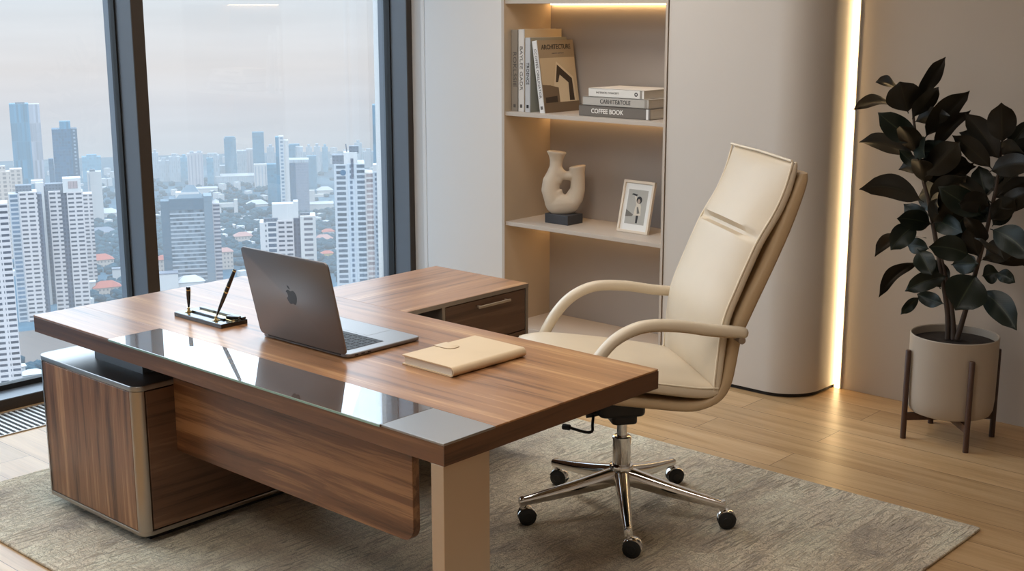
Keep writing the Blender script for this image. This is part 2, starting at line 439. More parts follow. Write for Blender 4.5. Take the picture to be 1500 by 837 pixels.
F['grey_grid'] = facade('grey_grid', srgb(142, 154, 176), srgb(112, 128, 154), 3, 4, .6, .5)
F['far_blue'] = facade('far_blue', srgb(80, 142, 170), srgb(64, 126, 158), 5, 5, .7, .7)
F['ladder_white'] = facade('ladder_white', srgb(216, 222, 228), srgb(112, 138, 164), 7.5, 5.2, .5, .55)
F['dot_white'] = facade('dot_white', W_, srgb(120, 120, 130), 12, 4.9, .22, .4)
F['pair_white'] = facade('pair_white', W_, srgb(84, 98, 116), 10.2, 4.9, .72, .62)
F['sparse_white'] = facade('sparse_white', srgb(228, 224, 222), srgb(112, 112, 122), 14.8, 4.9, .55, .5)
F['wide_white'] = facade('wide_white', srgb(206, 210, 216), srgb(84, 98, 112), 12, 4.6, .66, .6)
F['slot_white'] = facade('slot_white', srgb(200, 207, 216), srgb(92, 108, 128), 6, 4.6, .4, .6)
F['wide_beige'] = facade('wide_beige', srgb(220, 214, 212), srgb(160, 146, 146), 9, 4.6, .72, .62)
F['red'] = facade('red_tiles', srgb(190, 112, 96), srgb(176, 100, 86), 1.2, 1.2, .3, .9)
F['pink'] = facade('pink_tiles', srgb(194, 150, 142), srgb(180, 138, 132), 1.2, 1.2, .3, .9)
F['grey'] = facade('grey_roof', srgb(136, 142, 156), srgb(128, 134, 148), 3, 3, .3, .9)
F['white'] = facade('white_roof', srgb(220, 222, 226), srgb(206, 210, 216), 3, 3, .2, .9)
def ground_mat():
    t = NT('city_ground'); c = t.coord('Object')
    n = t.noise(c, .006, 6, .65); n2 = t.noise(c, .05, 4, .6)
    col = t.ramp(t.math('MULTIPLY_ADD', n, .7, t.math('MULTIPLY', n2, .3)), [(.38, srgb(36, 60, 76)), (.52, srgb(50, 78, 94)), (.62, srgb(84, 104, 116)), (.72, srgb(130, 136, 142))])
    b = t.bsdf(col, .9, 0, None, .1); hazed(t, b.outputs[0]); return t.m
F['ground'] = ground_mat()
def tree_mat():
    t = NT('city_trees'); n = t.noise(t.coord('Object'), .09, 5, .7)
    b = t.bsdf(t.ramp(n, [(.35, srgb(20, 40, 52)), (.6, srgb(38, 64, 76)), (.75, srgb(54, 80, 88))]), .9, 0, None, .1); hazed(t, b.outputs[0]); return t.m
F['trees'] = tree_mat()
F['field'] = facade('field', srgb(116, 104, 98), srgb(108, 98, 94), 9, 9, .5, .5)
SKY_UP=6.5; CEIL_W=22; EXPO=0.0; PORTAL=True
LEAVES=[
((-0.154, 3.065, 1.466),(-0.045, 3.045, 1.661),0.062,0.10),
((-0.252, 3.095, 1.5),(-0.415, 3.165, 1.54),0.039,0.15),
((-0.178, 3.005, 1.42),(-0.197, 2.945, 1.556),0.136,0.00),
((-0.233, 3.045, 1.443),(-0.469, 3.065, 1.418),0.043,0.22),
((-0.164, 3.015, 1.396),(-0.032, 2.965, 1.538),0.066,0.00),
((-0.116, 3.045, 1.309),(0.083, 3.005, 1.53),0.085,0.06),
((-0.089, 3.065, 1.272),(0.047, 3.115, 1.44),0.060,0.12),
((-0.132, 3.025, 1.297),(-0.289, 2.945, 1.422),0.098,-0.06),
((-0.158, 3.065, 1.223),(-0.422, 3.045, 1.275),0.073,0.20),
((-0.139, 3.095, 1.18),(-0.277, 3.155, 1.155),0.054,0.10),
((-0.141, 3.075, 1.185),(-0.229, 3.045, 1.256),0.047,-0.10),
((-0.087, 3.015, 1.152),(0.094, 2.925, 1.326),0.111,0.00),
((-0.095, 3.035, 1.038),(-0.366, 2.965, 1.08),0.096,0.25),
((-0.075, 3.095, 1.063),(0.06, 3.165, 1.213),0.065,0.14),
((-0.172, 3.105, 1.218),(-0.132, 3.185, 1.293),0.061,0.00),
((0.22, 3.045, 1.242),(0.071, 3.005, 1.437),0.090,0.08),
((0.222, 3.045, 1.314),(0.22, 3.005, 1.487),0.104,0.00),
((0.225, 3.085, 1.274),(0.295, 3.145, 1.41),0.060,0.10),
((0.259, 3.035, 1.238),(0.379, 2.985, 1.354),0.075,0.05),
((0.195, 3.025, 1.206),(0.05, 2.945, 1.347),0.073,0.08),
((0.196, 2.985, 1.199),(0.402, 2.925, 1.256),0.083,0.12),
((0.198, 3.035, 1.064),(-0.002, 3.015, 1.159),0.060,0.12),
((0.183, 3.005, 1.01),(0.012, 2.925, 1.128),0.100,0.02),
((0.212, 3.065, 1.094),(0.346, 3.115, 1.168),0.059,0.12),
((0.153, 3.085, 1.078),(0.102, 3.115, 1.206),0.085,0.00),
((0.228, 3.025, 1.044),(0.39, 3.005, 1.137),0.071,0.10),
((-0.073, 3.065, 1.05),(0.004, 3.105, 1.142),0.064,0.00),
((-0.079, 3.085, 0.941),(-0.221, 3.105, 1.012),0.073,-0.08),
((-0.048, 3.025, 0.952),(0.037, 2.965, 1.078),0.098,0.00),
((-0.093, 2.985, 0.952),(-0.172, 2.905, 0.837),0.089,0.20),
((-0.095, 3.085, 0.873),(-0.363, 3.145, 0.752),0.038,0.30),
((-0.078, 3.005, 0.788),(-0.225, 2.925, 0.616),0.053,0.28),
((-0.071, 3.065, 0.832),(-0.185, 3.085, 0.835),0.065,0.05),
((-0.078, 2.965, 0.846),(0.016, 2.915, 0.751),0.081,0.00),
((0.14, 3.005, 0.839),(-0.008, 2.915, 0.87),0.099,0.16),
((0.052, 3.005, 0.737),(-0.105, 2.925, 0.66),0.075,0.15),
((0.011, 3.085, 0.593),(-0.13, 3.105, 0.615),0.061,-0.05),
((-0.097, 3.065, 0.614),(-0.162, 3.025, 0.528),0.042,0.10),
((0.19, 2.965, 0.771),(0.151, 2.865, 0.627),0.159,0.05),
((0.048, 3.035, 0.782),(0.183, 2.985, 0.811),0.081,0.05),
((0.029, 3.065, 0.919),(0.088, 3.085, 1.017),0.094,0.00),
((0.195, 3.005, 0.697),(0.388, 2.925, 0.57),0.100,0.18),
((0.119, 3.085, 0.606),(0.179, 3.115, 0.64),0.031,0.10),
((0.171, 3.065, 0.745),(0.23, 3.095, 0.765),0.077,0.00),
((0.226, 3.065, 0.762),(0.321, 3.045, 0.741),0.053,0.20),
((0.223, 2.985, 0.964),(0.431, 2.905, 0.872),0.104,0.20),
((0.245, 3.095, 0.827),(0.359, 3.145, 0.799),0.042,0.20),
((0.177, 3.045, 0.826),(0.317, 3.005, 0.905),0.091,0.05),
((0.175, 2.945, 0.924),(0.323, 2.905, 0.86),0.025,0.05),
((0.16, 3.045, 0.828),(0.118, 3.015, 0.96),0.089,0.00),
((0.19, 3.085, 0.959),(0.251, 3.135, 1.048),0.064,0.05),
((0.221, 3.045, 1.027),(0.384, 3.025, 1.12),0.071,0.12),
((-0.007, 3.065, 0.661),(-0.042, 3.065, 0.79),0.095,0.00),
((0.046, 3.115, 1.025),(-0.009, 3.145, 0.908),0.077,0.00),
((0.153, 3.065, 0.759),(0.038, 3.115, 0.793),0.081,0.05),
((0.072, 3.085, 1.064),(0.177, 3.065, 0.98),0.111,0.00),
]
STEMS= [[(0.042, 3.065, 0.445), (0.028, 3.065, 0.59), (-0.051, 3.065, 0.907), (-0.085, 3.065, 1.035), (-0.12, 3.065, 1.137), (-0.149, 3.065, 1.245), (-0.177, 3.065, 1.376), (-0.188, 3.065, 1.44)], [(0.084, 3.065, 0.452), (0.116, 3.065, 0.604), (0.145, 3.065, 0.767), (0.172, 3.065, 0.915), (0.199, 3.065, 1.096), (0.204, 3.065, 1.148), (0.21, 3.065, 1.243), (0.212, 3.065, 1.328)], [(0.069, 3.065, 0.449), (0.054, 3.065, 0.569), (0.012, 3.065, 0.722), (-0.017, 3.065, 0.824)]]

CITY=[
 ('glass_tower', 'tallest blue glass tower at the left of the skyline, flat roofed', None, -1775.8, 913.3, 62.76, [('facade', -20.4, 5.6, 0, 26, 0.0, 163.7, 'blue_glass'), ('facade', 5.6, 20.6, 0, 26, 0.0, 162.7, 'lit_glass'), ('roof_mast', -12.1, 0.9, 6, 8, 162.7, 165.7, 'grey_steel')]),
 ('glass_tower', 'dark blue glass tower with a raised square crown, right of the tallest one', None, -1663.7, 911.3, 61.26, [('facade', -16.6, 8.6, 0, 24, 0.0, 134.5, 'deep_glass'), ('facade', 8.6, 16.7, 0, 24, 0.0, 134.5, 'ladder_glass'), ('crown', -5.9, 8.6, 2, 16, 133.6, 144.9, 'blue_glass')]),
 ('slab_tower', 'thin dark slab tower between the two big blue glass towers', None, -1761.6, 940.5, 61.88, [('facade', -3.5, 3.5, 0, 10, 0.0, 82.6, 'deep_glass')]),
 ('tower_block', 'pale blue hazy tower block just left of the thick window post', None, -2046.9, 1168.4, 60.26, [('facade', -15.8, 15.9, 0, 20, 0.0, 44.1, 'haze_glass'), ('crown', -7.9, 9.1, 3, 13, 42.9, 47.7, 'haze_glass')]),
 ('apartment_tower', 'white striped apartment tower in front of the pale hazy block', None, -1672.4, 957.1, 60.19, [('facade', -9.7, -2.3, 0, 16, 0.0, 69.5, 'stripe_white'), ('facade', -2.3, 9.8, 2, 18, 0.0, 69.5, 'plain_white'), ('roof_cap', -6.0, 1.4, 4, 12, 68.6, 72.5, 'grey_steel')]),
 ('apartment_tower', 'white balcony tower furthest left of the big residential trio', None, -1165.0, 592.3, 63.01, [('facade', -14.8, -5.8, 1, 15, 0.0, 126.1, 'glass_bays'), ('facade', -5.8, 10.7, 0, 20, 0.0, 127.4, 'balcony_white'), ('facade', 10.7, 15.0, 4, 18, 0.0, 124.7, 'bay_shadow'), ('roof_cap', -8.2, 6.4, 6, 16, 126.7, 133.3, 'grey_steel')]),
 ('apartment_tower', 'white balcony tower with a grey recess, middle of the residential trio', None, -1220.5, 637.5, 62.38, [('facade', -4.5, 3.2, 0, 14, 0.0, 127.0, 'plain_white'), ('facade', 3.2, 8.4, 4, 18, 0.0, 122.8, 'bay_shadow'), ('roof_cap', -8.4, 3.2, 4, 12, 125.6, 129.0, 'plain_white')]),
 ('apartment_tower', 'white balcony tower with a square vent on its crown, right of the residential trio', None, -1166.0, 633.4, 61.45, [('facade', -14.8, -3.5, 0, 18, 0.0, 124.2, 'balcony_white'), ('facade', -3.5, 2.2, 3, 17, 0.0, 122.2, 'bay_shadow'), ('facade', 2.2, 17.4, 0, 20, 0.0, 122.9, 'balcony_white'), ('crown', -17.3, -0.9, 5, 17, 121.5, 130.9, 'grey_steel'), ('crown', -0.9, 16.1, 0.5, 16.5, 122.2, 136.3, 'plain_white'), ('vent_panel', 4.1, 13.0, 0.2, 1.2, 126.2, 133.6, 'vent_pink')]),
 ('apartment_tower', 'narrow white balcony wing behind the right tower of the trio', None, -1286.6, 725.1, 60.56, [('facade', -5.7, 5.7, 0, 16, 0.0, 100.1, 'balcony_white')]),
 ('apartment_tower', 'beige striped apartment tower at the left edge of the window', None, -1487.4, 730.2, 63.82, [('facade', -8.4, 8.4, 0, 18, 0.0, 106.7, 'stripe_beige'), ('roof_cap', -3.8, 3.8, 4, 12, 105.9, 113.3, 'plain_beige')]),
 ('apartment_tower', 'beige apartment tower half hidden behind the white trio', None, -1605.6, 806.8, 63.29, [('facade', -7.5, 7.5, 0, 18, 0.0, 93.0, 'stripe_beige')]),
 ('apartment_tower', 'nearest white tower cut off by the left edge of the window', None, -910.0, 431.1, 64.59, [('facade', -15.3, 8.5, 0, 18, 0.0, 159.8, 'balcony_white'), ('facade', 8.5, 15.5, 0, 18, 0.0, 159.8, 'balcony_white')]),
 ('office_block', 'grey office block with banded windows behind the pens', None, -1162.6, 774.3, 56.31, [('facade', -30.3, -21.3, 0.5, 18.5, 0.0, 99.3, 'slate_panel'), ('facade', -21.3, 14.4, 0, 24, 0.0, 89.8, 'band_office'), ('parapet', -21.3, 14.4, -0.5, 21.5, 89.4, 101.5, 'slate_panel'), ('facade', 14.4, 22.9, -1, 23, 0.0, 103.7, 'slate_light'), ('facade', 22.9, 30.6, 1, 21, 0.0, 94.9, 'balcony_dark'), ('penthouse', -14.3, 10.2, 6, 18, 100.8, 107.3, 'plain_white')]),
 ('apartment_tower', 'faint pale high-rise in the hazy far skyline', 'faint high-rises along the hazy skyline', -2008.3, 1271.3, 57.65, [('facade', -5.3, 5.3, 0, 14, 0.0, 45.5, 'haze_white'), ('crown', -2.3, 2.3, 3, 11, 44.3, 50.4, 'haze_white')]),
 ('apartment_tower', 'faint pale high-rise in the hazy far skyline', 'faint high-rises along the hazy skyline', -1958.6, 1256.2, 57.31, [('facade', -8.7, 8.7, 0, 14, 0.0, 36.1, 'haze_white'), ('crown', -3.8, 3.8, 3, 11, 34.9, 40.9, 'haze_white')]),
 ('apartment_tower', 'faint pale high-rise in the hazy far skyline', 'faint high-rises along the hazy skyline', -1940.5, 1265.8, 56.87, [('facade', -9.2, 9.2, 0, 14, 0.0, 43.9, 'haze_white'), ('crown', -4.1, 4.1, 3, 11, 42.7, 48.6, 'haze_white')]),
 ('apartment_tower', 'faint pale high-rise in the hazy far skyline', 'faint high-rises along the hazy skyline', -1964.6, 1301.9, 56.45, [('facade', -6.5, 6.5, 0, 14, 0.0, 37.7, 'haze_glass'), ('crown', -2.9, 2.9, 3, 11, 36.5, 42.5, 'haze_glass')]),
 ('apartment_tower', 'faint pale high-rise in the hazy far skyline', 'faint high-rises along the hazy skyline', -1875.2, 1291.3, 55.43, [('facade', -3.4, 3.4, 0, 14, 0.0, 44.3, 'haze_white'), ('crown', -1.5, 1.5, 3, 11, 43.1, 49.0, 'haze_white')]),
 ('apartment_tower', 'faint pale high-rise in the hazy far skyline', 'faint high-rises along the hazy skyline', -1894.4, 1333.7, 54.84, [('facade', -5.3, 5.3, 0, 14, 0.0, 25.9, 'haze_white')]),
 ('apartment_tower', 'faint pale high-rise in the hazy far skyline', 'faint high-rises along the hazy skyline', -1924.4, 1462.1, 52.76, [('facade', -6.8, 6.8, 0, 14, 0.0, 45.8, 'haze_white'), ('crown', -3.0, 3.0, 3, 11, 44.5, 50.8, 'haze_white')]),
 ('apartment_tower', 'faint pale high-rise in the hazy far skyline', 'faint high-rises along the hazy skyline', -1850.1, 1492.1, 51.11, [('facade', -5.6, 5.6, 0, 14, 0.0, 48.7, 'haze_white'), ('crown', -2.4, 2.4, 3, 11, 47.4, 53.7, 'haze_white')]),
 ('apartment_tower', 'faint pale high-rise in the hazy far skyline', 'faint high-rises along the hazy skyline', -1840.7, 1503.6, 50.75, [('facade', -5.6, 5.6, 0, 14, 0.0, 49.7, 'haze_white'), ('crown', -2.5, 2.5, 3, 11, 48.4, 54.7, 'haze_white')]),
 ('apartment_tower', 'faint pale high-rise in the hazy far skyline', 'faint high-rises along the hazy skyline', -1847.1, 1527.4, 50.41, [('facade', -5.0, 5.0, 0, 14, 0.0, 46.0, 'haze_glass'), ('crown', -2.2, 2.2, 3, 11, 44.8, 51.1, 'haze_glass')]),
 ('apartment_tower', 'faint pale high-rise in the hazy far skyline', 'faint high-rises along the hazy skyline', -1883.1, 1639.4, 48.95, [('facade', -7.2, 7.2, 0, 14, 0.0, 42.3, 'haze_white'), ('crown', -3.2, 3.2, 3, 11, 41.0, 47.6, 'haze_white')]),
 ('apartment_tower', 'faint pale high-rise in the hazy far skyline', 'faint high-rises along the hazy skyline', -1840.2, 1627.7, 48.5, [('facade', -11.0, 11.0, 0, 14, 0.0, 30.6, 'haze_white'), ('crown', -4.8, 4.8, 3, 11, 29.3, 35.8, 'haze_white')]),
 ('apartment_tower', 'pinkish striped twin tower in the far skyline above the grey office block', None, -1854.6, 1250.5, 56.0, [('facade', -12.9, -1.7, 0, 16, 0.0, 57.5, 'stripe_pink'), ('facade', -1.7, 12.9, 1, 17, 0.0, 58.7, 'stripe_pink'), ('crown', -8.4, -1.7, 3, 11, 56.4, 61.0, 'haze_white'), ('crown', 3.9, 10.7, 3, 11, 57.5, 61.0, 'haze_white')]),
 ('tower_block', 'pale blue and white block in the far skyline left of the blue towers', None, -1854.5, 1286.1, 55.25, [('facade', -10.8, 0.6, 0, 16, 0.0, 46.3, 'haze_glass'), ('facade', 0.6, 10.8, 1, 17, 0.0, 51.0, 'haze_white'), ('roof_cap', -8.5, 7.4, 2, 12, 49.8, 54.5, 'haze_white')]),
 ('glass_tower', 'blue flat-topped tower in the far skyline, left of the taller blue one', None, -1869.8, 1333.9, 54.48, [('facade', -10.2, 10.2, 0, 18, 0.0, 75.5, 'far_blue'), ('facade', -8.5, 8.5, 2, 14, 74.3, 77.9, 'far_blue')]),
 ('apartment_block', 'wide whitish block between the two far blue towers', None, -1903.3, 1389.9, 53.85, [('facade', -15.0, 1.8, 0, 18, 0.0, 47.0, 'haze_white'), ('facade', 1.8, 15.1, 1, 19, 0.0, 49.5, 'stripe_pink')]),
 ('glass_tower', 'tallest far blue tower in the middle of the right pane', None, -1841.3, 1373.0, 53.28, [('facade', -10.0, 10.0, 0, 18, 0.0, 85.2, 'far_blue')]),
 ('low_block', 'low white arcaded block at the foot of the far blue tower', None, -1767.4, 1321.4, 53.21, [('facade', -11.9, 11.9, 0, 16, 0.0, 39.6, 'stripe_white')]),
 ('slim_tower', 'slim white and blue tower with ladder windows in the middle distance', None, -1460.7, 1130.0, 52.26, [('facade', -9.1, -4.3, 0, 18, 0.0, 120.2, 'blue_glass'), ('facade', -4.3, 2.4, 0, 18, 0.0, 121.2, 'ladder_white'), ('facade', 2.4, 9.1, 2, 16, 0.0, 115.4, 'plain_white')]),
 ('tower_block', 'grey-blue tower with a flat lid behind the slim white tower', None, -1645.1, 1300.1, 51.67, [('facade', -11.4, -0.5, 0, 16, 0.0, 82.1, 'far_blue'), ('facade', -0.5, 11.4, 2, 18, 0.0, 78.9, 'haze_white'), ('roof_cap', -10.3, 6.0, 1, 11, 81.0, 83.8, 'far_blue')]),
 ('office_block', 'blue glass office block with a curved grey side, right of the slim tower', None, -1495.4, 1183.1, 51.64, [('facade', -16.3, -2.5, 0, 24, 0.0, 77.0, 'deep_glass'), ('facade', -2.5, 16.3, 0, 24, 0.0, 80.0, 'grey_grid'), ('parapet', -17.3, 17.3, -0.4, 25.6, 76.5, 81.0, 'haze_white')]),
 ('office_block', 'teal office block left of the slim white tower', None, -1605.3, 1220.9, 52.73, [('facade', -7.8, 7.8, 0, 18, 0.0, 61.7, 'far_blue')]),
 ('tower_block', 'grey-blue block behind the curved office block', None, -1691.9, 1369.6, 51.0, [('facade', -7.9, 7.9, 0, 14, 0.0, 55.0, 'far_blue')]),
 ('apartment_tower', 'white apartment tower with a tall blank roof core behind the laptop', None, -945.2, 734.1, 52.14, [('facade', -25.6, -19.5, 0.6, 22.6, 0.0, 104.9, 'dot_white'), ('facade', -19.5, -9.6, 0.3, 22.3, 0.0, 105.6, 'pair_white'), ('facade', -9.6, 5.3, 0, 24, 0.0, 106.8, 'balcony_white'), ('facade', 5.3, 11.5, 3, 23, 0.0, 108.1, 'bay_shadow'), ('facade', 11.5, 25.8, 0, 22, 0.0, 110.1, 'sparse_white'), ('core', -13.9, 5.9, 5, 17, 104.9, 121.6, 'plain_white'), ('core', 5.9, 10.2, 5, 17, 107.5, 123.5, 'plain_white'), ('roof_rail', -21.9, -9.0, 2, 5, 104.3, 108.8, 'grey_steel'), ('roof_rail', 11.5, 20.8, 6, 9, 109.4, 112.6, 'grey_steel')]),
 ('apartment_tower', 'tall white tower with a round emblem at the right end of the window', None, -845.8, 729.2, 49.22, [('facade', -16.1, -4.4, 0, 26, 0.0, 167.4, 'wide_white'), ('facade', -4.4, 1.5, -0.3, 25.7, 0.0, 168.0, 'slot_white'), ('facade', 1.5, 10.3, 0, 26, 0.0, 168.0, 'wide_white'), ('facade', 10.3, 17.3, 1.5, 21.5, 0.0, 159.7, 'wide_beige'), ('crown', -17.3, -7.3, 4, 18, 167.4, 175.1, 'grey_steel'), ('crown', -7.3, 4.4, 3, 17, 167.4, 177.4, 'plain_white'), ('crown', -2.6, 5.6, 5, 11, 176.2, 182.7, 'grey_steel'), ('shadow_slot', -1.5, 0.9, -0.5, -0.3, 154.9, 172.7, 'bay_shadow')]),
 ('apartment_tower', 'white tower with dark vertical window strips beside the window jamb', None, -907.1, 826.0, 47.67, [('facade', -14.2, -10.4, 0, 20, 0.0, 146.5, 'slot_white'), ('facade', -10.4, -6.5, 1, 21, 0.0, 145.2, 'deep_glass'), ('facade', -6.5, 2.6, 0, 20, 0.0, 147.8, 'slot_white'), ('facade', 2.6, 14.3, 0, 20, 0.0, 147.8, 'wide_white'), ('crown', -14.2, 4.5, 3, 17, 145.8, 153.0, 'plain_white')]),
 ('glass_tower', 'blue glass tower rising behind the window jamb', None, -1329.6, 1208.6, 47.73, [('facade', -17.8, 17.8, 0, 26, 0.0, 167.3, 'blue_glass'), ('crown', -5.9, 17.8, 2, 20, 166.3, 174.8, 'blue_glass')]),
 ('gateway_building', 'white gate-shaped building in the park behind the office block', None, -1572.5, 1113.5, 54.68, [('lintel', -13.7, 13.7, 0, 8, 10.5, 16.6, 'plain_white'), ('pier', 8.3, 13.7, -0.5, 8.5, 0.0, 21.7, 'plain_white'), ('pier', -13.7, -10.3, 0, 8, 0.0, 14.6, 'plain_white')]),
 ('gateway_building', 'white bracket-shaped building in the park left of the emblem tower', None, -1525.2, 1241.8, 50.84, [('lintel', -10.7, 10.8, 0, 8, 16.2, 20.4, 'plain_white'), ('pier', -10.7, -2.6, -0.4, 8.6, 0.0, 26.7, 'plain_white')]),
]
HOUSES=[
 ('house', 'red-roofed house beside the base of the white trio', None, -1359.7, 779.8, 60.1, 28.0, 10.7, 'red', 'plain_white', False),
 ('house', 'long red-roofed house above the desk edge by the thick window post', None, -1221.7, 705.5, 60.0, 28.3, 9.7, 'red', 'plain_white', False),
 ('house', 'white house with a red hip roof behind the left pen', None, -1272.0, 810.2, 57.5, 20.4, 17.6, 'red', 'plain_white', False),
 ('house', 'grey flat-roofed house below the red hip roof behind the left pen', None, -1148.2, 731.8, 57.5, 22.9, 27.7, 'grey', 'plain_white', True),
 ('house', 'white gabled house at the bottom left corner of the window', None, -943.4, 473.8, 63.3, 15.5, 16.3, 'white', 'plain_white', False),
 ('house', 'small white house among trees at the bottom left of the window', None, -985.5, 485.0, 63.7, 7.1, 11.6, 'white', 'plain_white', False),
 ('house', 'pink-roofed terrace to the right of the office block', None, -1237.4, 867.4, 54.9, 19.6, 22.7, 'pink', 'plain_beige', False),
 ('house', 'white villa in the trees behind the laptop lid', None, -1371.5, 992.5, 54.1, 22.0, 9.1, 'pink', 'plain_white', False),
 ('house', 'white pavilion in the park above the villa', None, -1600.3, 1187.7, 53.4, 30.2, 6.3, 'white', 'plain_white', False),
 ('house', 'yellow house with an orange roof left of the emblem tower', None, -1202.7, 993.2, 50.4, 13.5, 6.8, 'red', 'yellow', False),
 ('house', 'red-roofed house above the yellow house', None, -1324.0, 1096.4, 50.4, 15.8, 6.5, 'red', 'plain_white', False),
 ('house', 'white low house between the apartment tower and the emblem tower', None, -1292.7, 1062.7, 50.6, 23.6, 5.4, 'pink', 'plain_white', False),
 ('house', 'long white curved terrace in the park left of the emblem tower', None, -1506.5, 1226.0, 50.9, 50.5, 8.3, 'white', 'plain_white', True),
 ('house', 'white domed hall at the edge of the park', None, -1630.7, 1346.7, 50.4, 25.2, 7.9, 'white', 'plain_white', False),
 ('house', 'glassy white building beside the thick window post', None, -1273.1, 748.6, 59.5, 11.2, 13.2, 'grey', 'plain_white', True),
 ('house', 'white stepped block at the foot of the white trio', None, -1234.8, 689.4, 60.8, 16.9, 12.6, 'white', 'plain_white', True),
 ('house', 'white angular roofed building below the office block', None, -1140.8, 755.7, 56.4, 28.2, 19.1, 'white', 'plain_white', False),
 ('house', 'white wide low hall behind the office block roof', None, -1777.9, 1216.0, 55.6, 38.5, 7.9, 'white', 'plain_white', True),
 ('house', 'long low white mall below the far blue towers', None, -1829.8, 1312.7, 54.3, 65.8, 14.2, 'white', 'haze_white', True),
 ('house', 'pale low houses beside the thick window post', None, -1554.9, 897.8, 60.0, 35.0, 5.6, 'grey', 'plain_white', False),
 ('house', 'white row of houses right of the white striped tower', None, -1685.3, 981.1, 59.8, 37.0, 8.0, 'white', 'plain_white', False),
]

# ================================================================== room shell
CEIL = 2.8; RX = 3.7; FY = -3.5
struct('floor', bx((-3.75, FY, -.12), (RX, 3.6, 0)), M['floor'], label='light oak plank floor')
struct('ceiling', bx((-3.75, FY, CEIL), (RX, 3.6, CEIL+.12)), M['ceiling'])
struct('wall_front', bx((-3.75, FY-.12, 0), (RX, FY, CEIL)), M['wall'])
struct('wall_right', bx((RX, FY, 0), (RX+.12, 3.6, CEIL)), M['wall'])
struct('wall_back', bx((-.72, 3.43, 0), (RX, 3.6, CEIL)), M['plant_wall'], label='warm beige wall behind the plant')
struct('wall_left', bx((-3.75, 3.145, 0), (-3.23, 3.6, CEIL)), M['wall_cool'], label='narrow pale strip of wall beside the window')
# flush cabinet-run panel between strip and bookcase
b = new(); prism(b, rrect(-3.222, 3.07, -2.606, 3.6, .006, 3, (1, 1, 0, 0)), 0, CEIL)
struct('wall_panel', b, M['wall_cool'], 30, label='pale grey wall panel left of the bookcase')
struct('trim_1', bx((-3.268, 3.085, 0), (-3.240, 3.1445, CEIL), .003, 2), M['wall_cool'], label='pale vertical trim strip beside the window')
struct('trim_2', bx((-3.240, 3.11, 0), (-3.2222, 3.1445, CEIL)), M['trim_metal'], label='shadowed groove beside the pale panel')
# rounded column right of the bookcase
b = new(); prism(b, rrect(-1.485, 3.07, -.672, 3.425, .20, 20, (0, 1, 0, 0)), .02, CEIL)
struct('column', b, M['column'], 30, label='greige wall column with a rounded corner')
b = new(); prism(b, rrect(-1.485, 3.082, -.684, 3.425, .19, 20, (0, 1, 0, 0)), 0, .02)
struct('baseboard_column', b, M['gap'], 30)
struct('wall_closet', bx((-1.485, 3.425, 0), (-.72, 3.6, CEIL)), M['wall'])
# light line in the slot behind the column
t = thing('light_strip', 'glowing warm vertical light strip in the slot beside the rounded column', 'light', (-.655, 3.42, 0))
obj('housing', bx((-.016, -.004, .0), (.016, .01, CEIL)), M['ceiling'], t)
obj('diffuser', bx((-.013, -.011, .004), (.011, -.004, CEIL-.004)), M['led_cove'], t, label='glowing warm diffuser')

# ------------------------------------------------------------------ window wall (left)
WX0, WX1 = -3.65, -3.41
def window_bay(n, y0, y1):
    """one glazed bay: sill rail, head rail and pane; posts are separate"""
    b = bx((WX0, y0, 0), (WX1, y1, .056)); box(b, (WX0, y0, CEIL-.09), (WX1, y1, CEIL))
    o = struct('window_%d' % n, b, M['frame_grey'])
    b = bx((WX1, y0, 0), (WX1+.004, y1, .052)); c = obj('frame_face', b, M['frame_shaded'], o); 
    b = bx((-3.60, y0, .056), (-3.55, y1, .082)); box(b, (-3.60, y0, CEIL-.116), (-3.55, y1, CEIL-.09))
    box(b, (-3.60, y0, .056), (-3.55, y0+.009, CEIL-.09)); box(b, (-3.60, y1-.009, .056), (-3.55, y1, CEIL-.09))
    obj('gasket', b, M['gasket'], o)
    obj('pane', bx((-3.583, y0+.006, .07), (-3.577, y1-.006, CEIL-.1)), M['pane'], o)
    return o
POSTS = [(-2.352, -2.284), (-.546, -.478), (1.26, 1.328), (3.104, 3.147)]
edges = [(FY, -2.352), (-2.284, -.546), (-.478, 1.26), (1.328, 3.104)]
for i, (a, b_) in enumerate(edges): window_bay(i+1, a, b_)
for i, (a, b_) in enumerate(POSTS):
    o = struct('window_post_%d' % (i+1), bx((WX0, a, 0), (WX1-.003, b_, CEIL), .002), M['frame_grey'], label='thick grey window post')
    obj('frame_face', bx((WX1-.003, a, 0), (WX1+.003, b_, CEIL)), M['frame_shaded'], o)
    obj('glazing_bead', bx((-3.66, a-.003, 0), (-3.605, b_+.003, CEIL), .003), M['frame_grey'], o)

# floor grille along the window
v = thing('floor_vent', 'white slotted floor vent along the window sill', 'vent', (-3.215, 0, 0))
b = new()
for (x0, x1) in ((-.157, -.147), (.147, .157)): box(b, (x0, -2.6, -.001), (x1, 2.9, .005), .001, 1)
obj('frame', b, M['trim_metal'], v)
obj('duct', bx((-.147, -2.6, -.0005), (.147, 2.9, .0008)), M['gap'], v)
b = new()
y = -2.6
while y < 2.9:
    p = [(-.147, y), (.147, y-.0), (.147, y+.0115), (-.147, y+.0115)]
    prism(b, p, .0008, .0045); y += .0285
s = obj('slats', b, M['vent_metal'], v); s['kind'] = 'stuff'

